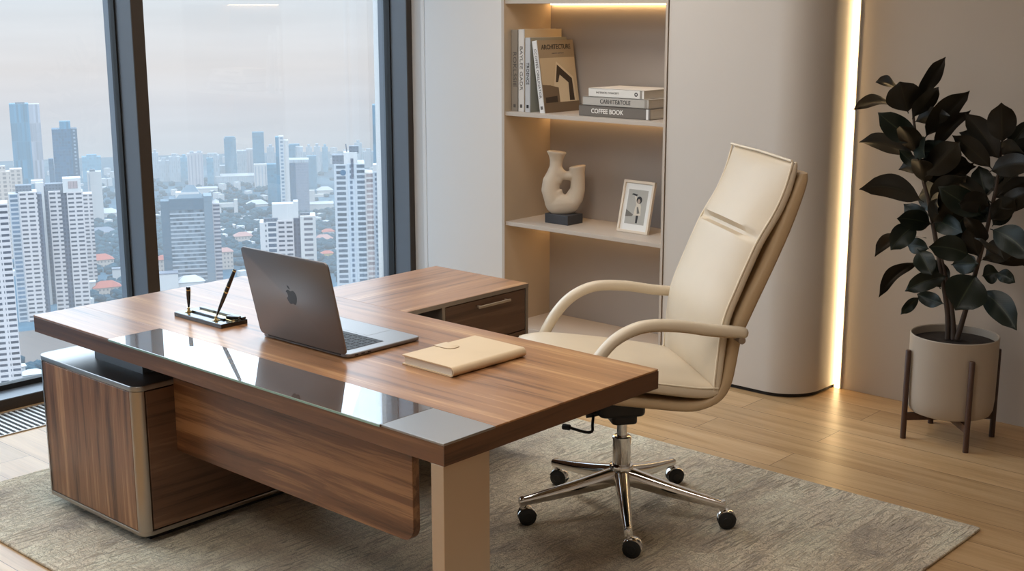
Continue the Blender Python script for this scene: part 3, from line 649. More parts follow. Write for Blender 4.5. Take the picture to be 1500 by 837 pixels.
# ================================================================== bookcase in the niche
BX0, BX1, BY0, BY1 = -2.606, -1.485, 3.07, 3.50
t = thing('bookcase', 'built-in open taupe bookcase lit by warm strips under its shelves', 'bookcase', (BX0, BY0, 0))
def L(x, y, z): return (x-BX0, y-BY0, z)
obj('side_panel', bx(L(BX0, BY0-.004, 0), L(BX0+.018, BY1, CEIL), .001, 1), M['shelf_side'], t)
obj('side_panel', bx(L(BX1-.018, BY0-.004, 0), L(BX1-.005, BY1, CEIL), .001, 1), M['shelf_side'], t)
obj('edge_band', bx(L(BX0-.0005, BY0-.006, 0), L(BX0+.0185, BY0-.004, CEIL)), M['shelf'], t)
obj('edge_band', bx(L(BX1-.0185, BY0-.006, 0), L(BX1-.0045, BY0-.004, CEIL)), M['shelf'], t)
obj('shadow_gap', bx(L(BX1-.005, BY0+.006, 0), L(BX1+.001, BY1, CEIL)), M['gap'], t)
obj('back_panel', bx(L(BX0+.018, 3.462, 0), L(BX1-.018, BY1, CEIL)), M['shelf_back'], t)
SHZ = [.075, .676, 1.297, 1.907]
for i, z in enumerate(SHZ):
    th = .022 if i else .075
    sh = obj('shelf', bx(L(BX0+.018, BY0+.004, z-th), L(BX1-.018, 3.462, z), .001, 1), M['shelf'], t)
    if i:
        obj('led_strip', bx(L(BX0+.03, 3.444, z-th-.006), L(BX1-.03, 3.458, z-th)), M['led'], sh, label='glowing warm light strip')
obj('top_panel', bx(L(BX0+.018, BY0+.004, 2.5), L(BX1-.018, 3.462, CEIL)), M['shelf'], t)

# ================================================================== rug
b = new(); prism(b, rrect(-2.51, -.30, .606, 2.15, .012, 3), .0005, .011, bev=.004, seg=2)
r = obj('rug', b, M['rug']); tag(r, 'beige grey woven rug lying under the desk and chair', 'rug')

# ================================================================== desk
TZ, TT = .75, .064
W, D = 2.165, .958
RX0, RX1, RL = -1.705, -1.161, 1.652
desk = thing('executive_desk', 'large walnut executive desk with a dark glass strip along its front edge', 'desk', (0, 0, 0))
# top outlined with an inset channel at the front right for glass and plate: body + top skin
obj('desktop', bx((-W, 0, TZ-TT), (0, D, TZ-.0062), .0012, 1), [M['wood_edge']], desk)
dt = bx((-W, .2005, TZ-.0062), (0, D, TZ), .001, 1); box(dt, (-W, 0, TZ-.0062), (-1.6355, .2005, TZ), .001, 1)
obj('top_veneer', dt, M['wood_x'], desk)
obj('side_edge', bx((-.001, .0, TZ-TT+.0005), (.0015, D, TZ-.0065)), M['wood_edge_y'], desk)
g = obj('glass_inlay', bx((-1.635, -.006, TZ-.006), (-.243, .2, TZ+.0005), .0008, 1), M['inlay'], desk, label='dark reflective glass strip')
obj('glass_edge', bx((-1.635, -.0075, TZ-.006), (-.243, -.006, TZ)), M['inlay_edge'], g)
obj('corner_plate', bx((-.2425, -.002, TZ-.0062), (.002, .199, TZ+.0005), .0012, 2), M['steel_plate'], desk, label='satin steel corner plate')
b = new(); prism(b, rrect(-1.50, .335, -.287, .70, .045, 8, (0, 1, 0, 0)), .155, .183, axis='y', bev=.002)
obj('modesty_panel', b, M['wood_panel'], desk)
obj('leg', bx((-.05, .0, .012), (-.002, .178, TZ-TT), .0015, 2), M['champagne'], desk, label='champagne metal slab leg')
obj('riser', bx((-1.947, .115, .6), (-1.628, .80, TZ-TT)), M['frame_grey'], desk, label='grey spacer block')

# pedestal cabinet under the left end
PX0, PX1, PY0, PY1 = -2.165, -1.497, .0, .78
ped = thing('pedestal_cabinet', 'walnut pedestal cabinet with steel top and corner posts under the desk end', 'cabinet', (PX0, PY0, 0))
def P(x, y, z): return (x-PX0, y-PY0, z)
pw, pd = PX1-PX0, PY1-PY0
b = new(); prism(b, rrect(.012, .012, pw-.012, pd-.012, .03, 6), .066, .582)
obj('carcass', b, M['gap'], ped, 30)
b = new(); prism(b, rrect(0, 0, pw, pd, .038, 10), .58, .6, bev=.003, seg=3); obj('steel_top', b, M['steel_plate'], ped, 35)
b = new(); prism(b, rrect(0, 0, pw, pd, .038, 10), .05, .066, bev=.002); obj('steel_base', b, M['steel'], ped, 35)
obj('plinth', bx((.06, .06, .0115), (pw-.06, pd-.06, .05)), M['gap'], ped)
for sx, sy in ((0, 0), (1, 0), (1, 1), (0, 1)):
    cx = .036 if sx == 0 else pw-.036; cy = .036 if sy == 0 else pd-.036
    pts = [(cx, cy)] ; a0 = {(0,0): PI, (1,0): 1.5*PI, (1,1): 0, (0,1): .5*PI}[(sx, sy)]
    pts += [(cx+.036*math.cos(a0+.5*PI*i/10), cy+.036*math.sin(a0+.5*PI*i/10)) for i in range(11)]
    b = new(); prism(b, pts, .066, .58); obj('corner_post', b, M['steel'], ped, 30, label='steel corner post')
obj('front_panel', bx((.038, .001, .068), (pw-.04, .02, .578), .001, 1), M['wood_z'], ped)
obj('side_panel', bx((pw-.02, .043, .070), (pw-.001, pd-.043, .576), .001, 1), M['wood_y_dark'], ped)
obj('side_panel', bx((.001, .04, .068), (.02, pd-.04, .578), .001, 1), M['wood_y_dark'], ped)

# return unit behind the desk
ret = thing('return_cabinet', 'low walnut return cabinet with drawers joined to the back of the desk', 'cabinet', (RX0, D, 0))
def R(x, y, z): return (x-RX0, y-D, z)
obj('worktop', bx(R(RX0, D+.0005, .7325), R(RX1, RL, TZ), .001, 1), M['wood_y'], ret)
obj('edge_trim', bx(R(RX1-.001, D+.0005, .7325), R(RX1+.002, RL, TZ-.001)), M['trim_metal'], ret)
obj('end_panel', bx(R(RX0, RL-.016, .17), R(RX1, RL, .7325), .001, 1), M['trim_metal'], ret)
obj('back_panel', bx(R(RX0, D+.001, .17), R(RX0+.02, RL-.016, .7325)), M['wood_y_dark'], ret)
obj('divider', bx(R(RX0+.02, 1.149, .17), R(RX1, 1.166, .7325), .001, 1), M['trim_metal'], ret)
obj('bottom_panel', bx(R(RX0+.02, D+.001, .17), R(RX1-.003, RL-.016, .186)), M['wood_y_dark'], ret)
obj('plinth', bx(R(RX0+.02, D+.03, .0115), R(RX0+.17, RL-.04, .17)), M['gap'], ret)
for z0, z1 in ((.556, .7285), (.38, .552), (.19, .376)):
    d = obj('drawer', bx(R(RX1-.42, 1.169, z0), R(RX1-.002, 1.6335, z1), .001, 1), M['wood_y_dark'], ret)
    b = bx(R(RX1+.016, 1.333, z1-.029), R(RX1+.024, 1.521, z1-.019), .002, 2)
    for y in (1.345, 1.505): box(b, R(RX1-.002, y, z1-.028), R(RX1+.018, y+.006, z1-.02))
    obj('handle', b, M['champagne'], d, label='slim metal bar handle')

# ================================================================== laptop
lap = thing('laptop', 'open space grey laptop with its dark emblem lid facing the camera, on the desk', 'laptop', (-1.045, .376, TZ))
lw = .227
b = new(); prism(b, rrect(-lw, 0, lw, .329, .018, 6), .003, .0145, bev=.002, seg=2)
base = obj('base', b, M['laptop'], lap, 40)
b = new(); prism(b, rrect(-lw+.003, .004, lw-.003, .326, .016, 6), .0144, .0152); obj('deck', b, M['laptop_deck'], base)
b = bx((-.184, .038, .0150), (.184, .198, .0154)); kb = obj('keyboard', b, M['keygap'], lap)
b = new()
for rI in range(6):
    y0 = .196-.026*(rI+1)+.002 if False else .042+.026*rI
    n = 14
    if rI == 5 or True:
        xs = [-.181+i*.3635/n for i in range(n+1)]
    if rI == 5: segs = [(xs[i], xs[i+1]) for i in range(4)]+[(xs[4], xs[9])]+[(xs[i], xs[i+1]) for i in range(9, n)]
    else: segs = [(xs[i], xs[i+1]) for i in range(n)]
    for a, c in segs: box(b, (a+.0016, y0+.0012, .0153), (c-.0016, y0+.0238, .0166))
obj('keys', b, M['key'], kb)['kind'] = 'stuff'
obj('trackpad', bx((-.085, .212, .0151), (.085, .318, .0155)), M['laptop_deck'], lap)
b = new()
for i in range(3): box(b, (lw-.001, .03+.028*i, .006), (lw+.0004, .045+.028*i, .0105))
obj('ports', b, M['gap'], lap)
for x in (-.19, .19):
    for y in (.03, .3):
        b = lathe(new(), [(.008, 0), (.008, .003)], 12, (x, y, 0)); obj('foot', b, M['black_plastic'], lap)
b = new(); tube(b, [(-.19, .003, .0125), (.19, .003, .0125)], .006, 10); obj('hinge', b, M['black_plastic'], lap)
# lid in its own frame: local X across, local Y up the lid, Z outwards (towards the camera)
tilt = math.atan2(.071, .316)
ML = Matrix.Translation((0, .001, .0155)) @ Matrix.Rotation(PI/2+tilt, 4, 'X')
b = new(); prism(b, rrect(-lw, .0, lw, .323, .018, 6), .0, .0065, bev=.0015, seg=2); b.transform(ML)
lid = obj('lid', b, M['laptop'], lap, 40)
b = new(); prism(b, rrect(-lw+.004, .008, lw-.004, .319, .012, 5), -.0006, .0002); b.transform(ML); obj('screen', b, M['screen'], lid)
# emblem: fruit silhouette with a bite and a leaf
def fruit():
    pts = [(0, .0), (.10, -.04), (.24, -.05), (.38, .06), (.47, .24), (.50, .32)]
    pts += [(.40, .39), (.34, .50), (.345, .62), (.40, .72), (.46, .77)]
    pts += [(.36, .88), (.22, .93), (.08, .89), (-.02, .86), (-.12, .89), (-.26, .925), (-.40, .87), (-.50, .74), (-.54, .56), (-.50, .34), (-.41, .13), (-.30, -.02), (-.19, -.05), (-.09, -.02)]
    return [tuple(p)[:2] for p in smooth_path([(x, y, 0) for x, y in pts]+[(0, 0, 0)], 4)[:-1]]
b = new(); s = .052
prism(b, [(-x*s, y*s+.148) for x, y in fruit()][::-1], .0064, .0069)
lf = [(.0, .98), (.02, 1.10), (.10, 1.21), (.22, 1.25), (.22, 1.14), (.15, 1.04), (.06, .99)]
prism(b, [(-x*s, y*s+.148) for x, y in lf][::-1], .0064, .0069); b.transform(ML)
obj('emblem', b, M['emblem'], lid, label='dark fruit silhouette emblem with a bite')

# ================================================================== pen stand and pens
ps = thing('pen_stand', 'black desk pen stand with gold sockets beside the laptop', 'pen stand', (-1.61, .397, TZ))
pl_ = bx((-.148, -.056, 0), (.148, .058, .016), .002, 2)
obj('base', pl_, M['black_gloss'], ps)
obj('tray', bx((-.10, .0, .0155), (.138, .035, .0175), .0008, 1), M['gold'], ps, label='pale gold tray')
b = bx((-.10, -.012, .016), (.10, -.002, .022), .001, 1); box(b, (-.12, .036, .016), (.142, .056, .024), .002, 2)
obj('rail', b, M['black_gloss'], ps)
b = new(); tube(b, [(.095, .008, .024), (.14, .03, .0245)], .011, 12, ru=.55); obj('clip_holder', b, M['black_gloss'], ps)
obj('clip', bx((.09, -.004, .017), (.135, .012, .02), .001, 1), M['gold'], ps)
for x, y in ((-.106, -.02), (.08, -.03)):
    b = lathe(new(), [(.014, .016), (.0145, .018), (.011, .0195), (.006, .022), (.0045, .027), (.0065, .032), (.0055, .033)], 20, (x, y, 0))
    obj('socket', b, M['gold'], ps, 30, label='pale gold pen socket')
def pen(label, p, q, prof, bands):
    p = Vector(p); q = Vector(q); d = q-p; ln = d.length
    rot = d.to_track_quat('Z', 'Y').to_euler()
    o = bpy.data.objects.new('pen', None); link(o); o.location = p; o.rotation_euler = rot; o.empty_display_size = .03
    tag(o, label, 'pen')
    obj('barrel', lathe(new(), [(r, z*ln) for r, z in prof], 20), M['black_gloss'], o, 30)
    for z0, z1, r in bands:
        obj('band', lathe(new(), [(r*.97, z0*ln), (r, z0*ln+.0005), (r, z1*ln-.0005), (r*.97, z1*ln)], 20), M['gold'], o, 30, label='pale gold band')
    return o
pen('long black pen with gold bands leaning in the right socket', (-1.530, .370, TZ+.032), (-1.458, .408, TZ+.208),
    [(.0012, 0), (.003, .02), (.0052, .14), (.0072, .34), (.0078, .5), (.0076, .6), (.0072, .8), (.0064, .95), (.0058, .995), (.003, 1.0)], [(.50, .53, .0083), (.62, .635, .0081), (.955, .975, .0068)])
pen('short black pen with a gold band upright in the left socket', (-1.716, .378, TZ+.032), (-1.700, .370, TZ+.113),
    [(.0015, 0), (.0035, .03), (.0058, .25), (.0078, .6), (.0082, .85), (.008, .99), (.004, 1.0)], [(.86, .91, .0086)])

# ================================================================== notebook
nb = thing('notebook', 'cream leather notebook with a snap strap lying at the right of the desk', 'notebook', (-.525, .620, TZ), math.radians(-1.0))
X0, X1, Y0, Y1 = -.118, .118, -.166, .166
# cover: one sheet bent round the spine (spine on +X)
out = [(X0, .0005)]; 
out += [(X1-.016, .0005)] + [(X1-.016+.016*math.sin(a), .0165-.016*math.cos(a)) for a in [PI*i/10 for i in range(1, 10)]] + [(X1-.016, .0325), (X0, .0325)]
inn = [(X0, .029), (X1-.016, .029)] + [(X1-.016+.0125*math.sin(PI-a), .0165-.0125*math.cos(PI-a)) for a in [PI*i/10 for i in range(1, 10)]] + [(X1-.016, .004), (X0, .004)]
b = new(); prism(b, out+inn, Y0, Y1, axis='y')
obj('cover', b, M['notebook'], nb, 40)
obj('pages', bx((X0+.006, Y0+.006, .004), (X1-.014, Y1-.006, .029)), M['pages'], nb)
sp = rrect(X0-.004, -.022, X0+.072, .034, .026, 8, (0, 1, 1, 0))
b = new(); prism(b, sp, .0325, .0348, bev=.0006); 
st = obj('strap', b, M['notebook'], nb, 40)
b = new(); prism(b, rrect(X0-.0052, -.0232, X0+.0732, .0352, .027, 8, (0, 1, 1, 0)), .0324, .0337); obj('strap_edge', b, M['strap_edge'], st, 40)
obj('strap_fold', bx((X0-.006, -.022, .012), (X0-.002, .034, .034), .001, 1), M['notebook'], st)
# ================================================================== office chair
CAZ = math.radians(233.2); CC = (-.455, 1.377)
ch = thing('office_chair', 'high-backed cream leather office chair on a chrome five-star base behind the desk', 'chair', (CC[0], CC[1], 0), CAZ)
def wl(x, y):      # world xy -> chair frame
    dx, dy = x-CC[0], y-CC[1]
    return (dx*math.cos(CAZ)+dy*math.sin(CAZ), -dx*math.sin(CAZ)+dy*math.cos(CAZ))
HW = .292
# outer shell: padded L swept across the width
outer = [(-.580, 1.316), (-.556, 1.233), (-.516, 1.117), (-.455, .976), (-.38, .81), (-.351, .739), (-.334, .642), (-.318, .568), (-.281, .516), (-.217, .488), (-.155, .482), (-.031, .500), (.115, .524), (.212, .542), (.30, .562), (.335, .578)]
inner = [(.338, .596), (.30, .594), (.20, .578), (.10, .561), (.0, .545), (-.129, .526), (-.21, .530), (-.258, .566), (-.279, .645), (-.298, .766), (-.344, .885), (-.403, 1.003), (-.458, 1.143), (-.496, 1.236), (-.518, 1.312)]
o3 = [(p.x, p.y) for p in smooth_path([(x, z, 0) for x, z in outer], 3)]
i3 = [(p.x, p.y) for p in smooth_path([(x, z, 0) for x, z in inner], 3)]
def resample(pts, n):
    P = [Vector((x, 0, z)) for x, z in pts]; d = [0]
    for a, c in zip(P, P[1:]): d.append(d[-1]+(c-a).length)
    out = []
    for i in range(n):
        s = d[-1]*i/(n-1); j = min(max(q for q in range(len(d)) if d[q] <= s+1e-9), len(P)-2)
        out.append(P[j].lerp(P[j+1], (s-d[j])/(d[j+1]-d[j])))
    return out
NS = 64; ro_ = resample(o3, NS); ri_ = resample(i3[::-1], NS)
b = new(); rings = []; KS = 36
for i, (po, pi_) in enumerate(zip(ro_, ri_)):
    u = i/(NS-1); e = max(0, 1-abs(2*u-1)**26)**.5
    mid = (po+pi_)/2; hv = (po-pi_)/2*(.55+.45*e); w = HW*(.985+.015*e); ring = []
    for m in range(KS):
        al = 2*PI*m/KS; cx, sx_ = math.cos(al), math.sin(al)
        ring.append(b.verts.new(mid + hv*math.copysign(abs(sx_)**(2/3.4), sx_) + Vector((0, w*math.copysign(abs(cx)**(2/10), cx), 0))))
    rings.append(ring)
for a, c in zip(rings, rings[1:]):
    for m in range(KS): j = (m+1) % KS; b.faces.new([a[m], c[m], c[j], a[j]])
b.faces.new(rings[0]); b.faces.new(rings[-1][::-1]); bmesh.ops.recalc_face_normals(b, faces=b.faces[:])
sh = obj('shell', b, M['cream_shaded'], ch, 60)
def cushion(centre, half, hw, crease=(), puff=.0, n=72, k=40, ex=3.0, endp=7, widthfn=None, nose=None):
    """pillow swept along a side-view centre line; half = base half thickness"""
    C = smooth_path([(x, 0, z) for x, z in centre], 12)
    # resample evenly
    d = [0]
    for a, c in zip(C, C[1:]): d.append(d[-1]+(c-a).length)
    tot = d[-1]; pts = []
    for i in range(n):
        s = tot*i/(n-1); j = max(q for q in range(len(d)) if d[q] <= s+1e-9); j = min(j, len(C)-2)
        f = (s-d[j])/(d[j+1]-d[j]); pts.append(C[j].lerp(C[j+1], f))
    b = new(); rings = []
    for i, p in enumerate(pts):
        a = pts[max(0, i-1)]; c = pts[min(n-1, i+1)]; t = (c-a).normalized(); nr = Vector((-t.z, 0, t.x))
        u = i/(n-1)
        e = max(.0, 1-abs(2*u-1)**14)
        th = half*(.30+.70*e**.5)
        cr = 1.0
        for q, wd, am in crease: cr *= 1-am*math.exp(-((u-q)/wd)**2)
        pf = puff*1.15*(1-abs(2*u-1)**5)*cr
        w = hw*(widthfn(u) if widthfn else 1)*(.985+.015*e)
        ring = []
        for m in range(k):
            al = 2*PI*m/k; cx, sx = math.cos(al), math.sin(al)
            yy = w*math.copysign(abs(cx)**(2/(ex*2.1)), cx); zz = math.copysign(abs(sx)**(2/ex), sx)
            v = abs(yy)/w
            top = zz*th + (pf*(1-v**2.4)*max(0, zz))
            if zz > 0:
                top -= (1-cr)*th*.75*(1-v**10)*zz
            ring.append(b.verts.new(p + nr*top + Vector((0, yy, 0))))
        rings.append(ring)
    for a, c in zip(rings, rings[1:]):
        for m in range(k):
            j = (m+1) % k; b.faces.new([a[m], c[m], c[j], a[j]])
    b.faces.new(rings[0]); b.faces.new(rings[-1][::-1])
    bmesh.ops.recalc_face_normals(b, faces=b.faces[:])
    return b, rings
# back cushion: centre line sits behind the measured front edge
front = [(-.497, 1.358), (-.474, 1.271), (-.440, 1.19), (-.383, 1.093), (-.345, 1.01), (-.313, .934), (-.268, .816), (-.252, .695), (-.244, .60), (-.240, .556)]
def offs(pts, d):
    out = []
    for i, p in enumerate(pts):
        a = pts[max(0, i-1)]; c = pts[min(len(pts)-1, i+1)]
        t = Vector((c[0]-a[0], c[1]-a[1])).normalized(); out.append((p[0]+t.y*d, p[1]-t.x*d))
    return out
# back goes from bottom to top so that the normal faces forward
backc = offs(front, .019)
b, rings = cushion(backc, .024, .292, crease=((.345, .011, .95),), puff=.034)
bc = obj('back_cushion', b, M['cream'], ch, 60)
def rimline(rings, m):
    return [r[m].copy() for r in rings]
def piping_from(fr, y, r=.0042):
    return smooth_path([(x, y, z) for x, z in fr], 4)
for y in (-.289, .289):
    b = new(); tube(b, piping_from(offs(front, .004), y*.993), .0042, 8); obj('piping', b, M['piping'], bc, 60, label='pale piped seam')
b = new(); tube(b, [(front[0][0], -.289, front[0][1]+.001), (front[0][0]-.001, 0, front[0][1]+.004), (front[0][0], .289, front[0][1]+.001)], .0042, 8); obj('piping', b, M['piping'], bc, 60)
# seat cushion, back to front
seatc = [(-.262, .553), (-.20, .556), (-.10, .572), (.0, .590), (.10, .606), (.20, .620), (.28, .628), (.330, .622), (.350, .604)]
b, rings = cushion(seatc, .034, .294, puff=.026, widthfn=lambda u: 1-.03*max(0, u-.85)/.15, endp=9)
sc_ = obj('seat_cushion', b, M['cream'], ch, 60)
for y in (-.290, .290):
    b = new(); tube(b, smooth_path([(x, y, z+.018) for x, z in seatc[:-1]], 4), .0035, 8); obj('piping', b, M['piping'], sc_, 60)
# armrests: padded loops on each side
armc = [(-.345, .773), (-.30, .781), (-.206, .793), (-.10, .812), (.0, .818), (.065, .805), (.125, .772), (.175, .72), (.215, .655), (.238, .60), (.245, .555)]
for s in (-1, 1):
    yy = s*.325
    pth = smooth_path([(x, yy, z) for x, z in armc], 5)
    n = len(pth); rad = [.021*(.55 if i == 0 else .85 if i == 1 else 1) for i in range(n)]
    b = new(); tube(b, pth, rad, 18, ru=.92, rw=1.22, up0=(0, 0, 1), sup=2.5)
    a = obj('armrest', b, M['cream'], ch, 60)
    b = new(); tube(b, smooth_path([(x-.0, yy+s*.014, z-.018) for x, z in armc[1:-2]], 5), .003, 8); obj('seam', b, M['cream_shaded'], a)
    b = new(); tube(b, [(-.322, s*.286, .752), (-.322, yy+s*.018, .752)], .013, 14); obj('bolt', b, M['steel'], a, 40, label='metal arm bolt')
    b = new(); tube(b, [(.238, s*.27, .585), (.238, yy, .585)], .018, 14); obj('bracket', b, M['cream_shaded'], a, 40)
# tilt mechanism and levers
b = new(); prism(b, rrect(-.075, -.065, .10, .065, .03, 6), .405, .475, bev=.012, seg=3)
prism(b, rrect(-.048, -.048, .048, .048, .02, 6), .372, .41, bev=.008, seg=2)
prism(b, rrect(-.14, -.11, .16, .11, .02, 4), .474, .512, bev=.005, seg=1)
me_ = obj('tilt_mechanism', b, M['black_plastic'], ch, 40)
def cl(P): x, y = wl(P[0], P[1]); return (x, y, P[2])
b = new(); tube(b, [cl(p) for p in ((-.47, 1.34, .425), (-.528, 1.295, .405), (-.545, 1.275, .402))], .012, 10)
tube(b, smooth_path([cl(p) for p in ((-.525, 1.295, .404), (-.49, 1.245, .385), (-.468, 1.215, .372), (-.49, 1.20, .368), (-.56, 1.19, .374))], 3), .0055, 10)
obj('lever', b, M['black_plastic'], ch, 50)
b = new(); tube(b, [cl((-.553, 1.191, .3735)), cl((-.580, 1.187, .372))], .011, 12); obj('lever_knob', b, M['black_plastic'], ch, 50)
obj('gas_lift', lathe(new(), [(.0195, .30), (.0195, .378)], 24), M['chrome'], ch, 30, label='chrome gas lift')
obj('column_sleeve', lathe(new(), [(.033, .19), (.034, .195), (.034, .306), (.0355, .307), (.0355, .316), (.031, .319), (.0205, .3195)], 32), M['chrome'], ch, 30, label='chrome column sleeve')
hub = obj('base_hub', lathe(new(), [(.030, .128), (.036, .132), (.040, .15), (.044, .188), (.046, .200), (.043, .208), (.034, .2095)], 32), M['chrome'], ch, 30, label='chrome hub')
casters = [(-.66, 1.052), (-.193, 1.077), (-.081, 1.521), (-.499, 1.785), (-.841, 1.448)]
for i, cw in enumerate(casters):
    x, y = wl(*cw); a = math.atan2(y, x); R_ = .395
    # tapering leg, spine up
    b = new(); secs = []
    for u in [j/10 for j in range(11)]:
        r = .03+(R_-.03)*u; top = .198-.084*u-.004*math.sin(PI*u); h = .064-.037*u; w = .030-.0145*u
        secs.append([(r, sy*w*kx, top-h*kz) for sy, kx, kz in ((1, .35, 0), (1, .8, .12), (1, 1, .5), (1, .85, 1), (-1, .85, 1), (-1, 1, .5), (-1, .8, .12), (-1, .35, 0))])
    vr = [[b.verts.new((p[0]*math.cos(a)-p[1]*math.sin(a), p[0]*math.sin(a)+p[1]*math.cos(a), p[2])) for p in s] for s in secs]
    for q, r in zip(vr, vr[1:]):
        for m in range(8):
            j = (m+1) % 8; b.faces.new([q[m], r[m], r[j], q[j]])
    b.faces.new(vr[0]); b.faces.new(vr[-1][::-1]); bmesh.ops.recalc_face_normals(b, faces=b.faces[:])
    ex, ey = (R_-.012)*math.cos(a), (R_-.012)*math.sin(a)
    lathe(b, [(.0125, .083), (.0135, .086), (.0135, .112), (.010, .117)], 16, (ex, ey, 0))
    lg = obj('base_leg', b, M['chrome'], ch, 50, label='chrome base leg')
    # twin wheel caster trailing sideways
    sw = math.atan2(-3.64, 2.745)-CAZ + PI/2 + (.25, -.2, .1, .3, -.35)[i]
    ax = Vector((math.cos(sw), math.sin(sw), 0)); side = Vector((-ax.y, ax.x, 0)); c0 = Vector((ex, ey, .044)) + ax*.016
    for s in (-1, 1):
        w0 = c0 + side*s*.004; w1 = c0 + side*s*.024
        b = new(); tube(b, [w0, w0+side*s*.002, w1-side*s*.004, w1], [.027, .0325, .0325, .026], 24)
        tube(b, [w1-side*s*.001, w1+side*s*.0015], [.017, .014], 20)
        obj('caster_wheel', b, M['black_plastic'], lg, 40, label='black caster wheel')
    b = new(); tube(b, [(ex, ey, .088), (ex, ey, .062)], .008, 12)
    arc = [c0 + ax*(.0345*math.cos(t_)) + Vector((0, 0, .0345*math.sin(t_))) for t_ in [PI*(.02+.09*j) for j in range(11)]]
    tube(b, arc, .0038, 8, rw=5.5, ru=1, up0=(ax.x, ax.y, 0))
    obj('caster_hood', b, M['chrome'], lg, 40, label='chrome caster hood')

# ================================================================== bookcase contents
SZ = 1.297
def standing(label, x0, x1, h, y0, y1, cov, txt=None, tmat=None, tsize=.03, lean=0, twidth=None, extra=None, group=None, tz=.45):
    o = thing('book', label, 'book', (x1, y0, SZ), 0, group)
    w = x1-x0
    if lean: o.rotation_euler = (0, -lean, 0)
    b = bx((-w, 0, 0), (-w+.0028, y1-y0, h), .0006, 1); box(b, (-.0028, 0, 0), (0, y1-y0, h), .0006, 1); box(b, (-w, 0, 0), (0, .003, h), .0008, 1)
    cv = obj('cover', b, cov, o)
    obj('pages', bx((-w+.0028, .003, .003), (-.0028, y1-y0-.004, h-.003)), M['pages'], o)
    if txt:
        T = Matrix.Translation((-w/2, -.0006, h*tz)) @ Matrix.Rotation(PI/2, 4, 'X') @ Matrix.Rotation(-PI/2, 4, 'Z')
        lettering(txt, tsize, tmat, o, T, twidth)
    T = bx((-w/2-.008, -.0008, .022), (-w/2+.008, .0004, .040)); obj('spine_mark', T, tmat or M['ink_grey'], o)
    return o
Y0 = 3.12
standing('grey tall book at the left end of the upper shelf', -2.584, -2.534, .447, Y0, 3.435, M['bk_grey'], 'ROKLSSIE', M['ink_grey'], .036, twidth=.19, tz=.52)
bw = standing('white tallest book with a tan cover, second on the upper shelf', -2.532, -2.488, .450, Y0, 3.437, M['bk_white'], 'BAYLEE GADR', M['ink_grey'], .030, twidth=.24, tz=.53)
obj('cover_board', bx((-.0001, .004, .0), (.0012, .317, .450)), M['cover_tan'], bw, label='tan cover')
bl = standing('pale grey book leaned on by the architecture book', -2.482, -2.443, .406, Y0, 3.428, M['bk_light'], 'TROENCE', M['ink'], .028, twidth=.12, tz=.52)
obj('cover_board', bx((-.0001, .003, .0), (.0012, .308, .406)), M['bk_sage'], bl, label='sage grey cover')
lean = math.atan2(.062, .392)
ar = standing('architecture picture book leaning on the row of books', -2.372, -2.336, .397, Y0, 3.426, M['bk_white'], 'CCOFFEE OBELINATOR', M['ink_grey'], .022, lean=lean, twidth=.27, tz=.55)
cvr = obj('cover_picture', bx((-.0001, .002, .0), (.0012, .306, .397)), M['bk_sepia'], ar, label='sepia cover with a modern house')
MC = Matrix(((0, 0, 1, .0014), (1, 0, 0, 0), (0, 1, 0, 0), (0, 0, 0, 1)))   # cover plane: u -> +Y, v -> +Z
lettering('ARCHITECTURE', .036, M['ink'], cvr, MC @ Matrix.Translation((.155, .358, 0)), .25, bold=.0006, name='title')
lettering('interior and form', .012, M['ink_grey'], cvr, MC @ Matrix.Translation((.165, .325, 0)), .10, name='title')
def flat(name, pts, mat, parent, lift):
    b = new(); poly(b, [MC @ Vector((x, y, lift)) for x, y in pts]); return obj(name, b, mat, parent)
flat('picture_sky', [(.006, .05), (.302, .05), (.302, .30), (.006, .30)], M['sep_light'], cvr, .0001)
flat('picture_house', [(.105, .155), (.14, .28), (.275, .19), (.285, .05), (.105, .05)], M['sep_pale'], cvr, .0002)
flat('picture_gable', [(.12, .165), (.145, .262), (.262, .182), (.268, .06), (.225, .06), (.228, .16), (.16, .205), (.14, .165)], M['sep_dark'], cvr, .0003)
flat('picture_wing', [(.006, .155), (.07, .15), (.14, .135), (.14, .05), (.006, .05)], M['sep_mid'], cvr, .0003)
flat('picture_glass', [(.02, .085), (.12, .09), (.12, .055), (.02, .055)], M['sep_dark'], cvr, .0004)
flat('picture_ground', [(.004, .0), (.304, .0), (.304, .055), (.004, .055)], M['sep_mid'], cvr, .0005)
def lying(label, x0, x1, y0, y1, z0, h, cov, txt, tmat, tsize, tw, tx=0, bold=0, mark=None):
    o = thing('book', label, 'book', (x0, y0, z0))
    w, d = x1-x0, y1-y0
    b = bx((0, 0, 0), (w, d, .003), .0006, 1); box(b, (0, 0, h-.003), (w, d, h), .0006, 1); box(b, (0, 0, 0), (w, .003, h), .0008, 1)
    obj('cover', b, cov, o)
    obj('pages', bx((.004, .003, .003), (w-.004, d-.004, h-.003)), M['pages'], o)
    obj('spine_band', bx((w-.026, -.0006, .002), (w-.012, .0004, h-.002)), M['bk_white'] if cov is M['bk_stack_dark'] else M['bk_grey'], o)
    T = Matrix.Translation((w/2+tx, -.0006, h/2)) @ Matrix.Rotation(PI/2, 4, 'X')
    lettering(txt, tsize, tmat, o, T, tw, bold=bold)
    if mark:
        b = new(); N = 20
        ro = [b.verts.new((w-.05+.011*math.cos(2*PI*i/N), -.0006, h/2+.011*math.sin(2*PI*i/N))) for i in range(N)]
        ri = [b.verts.new((w-.05+.005*math.cos(2*PI*i/N), -.0006, h/2+.005*math.sin(2*PI*i/N))) for i in range(N)]
        for i in range(N): j = (i+1) % N; b.faces.new([ro[i], ro[j], ri[j], ri[i]])
        obj('ring_mark', b, M['ink'], o)
    return o
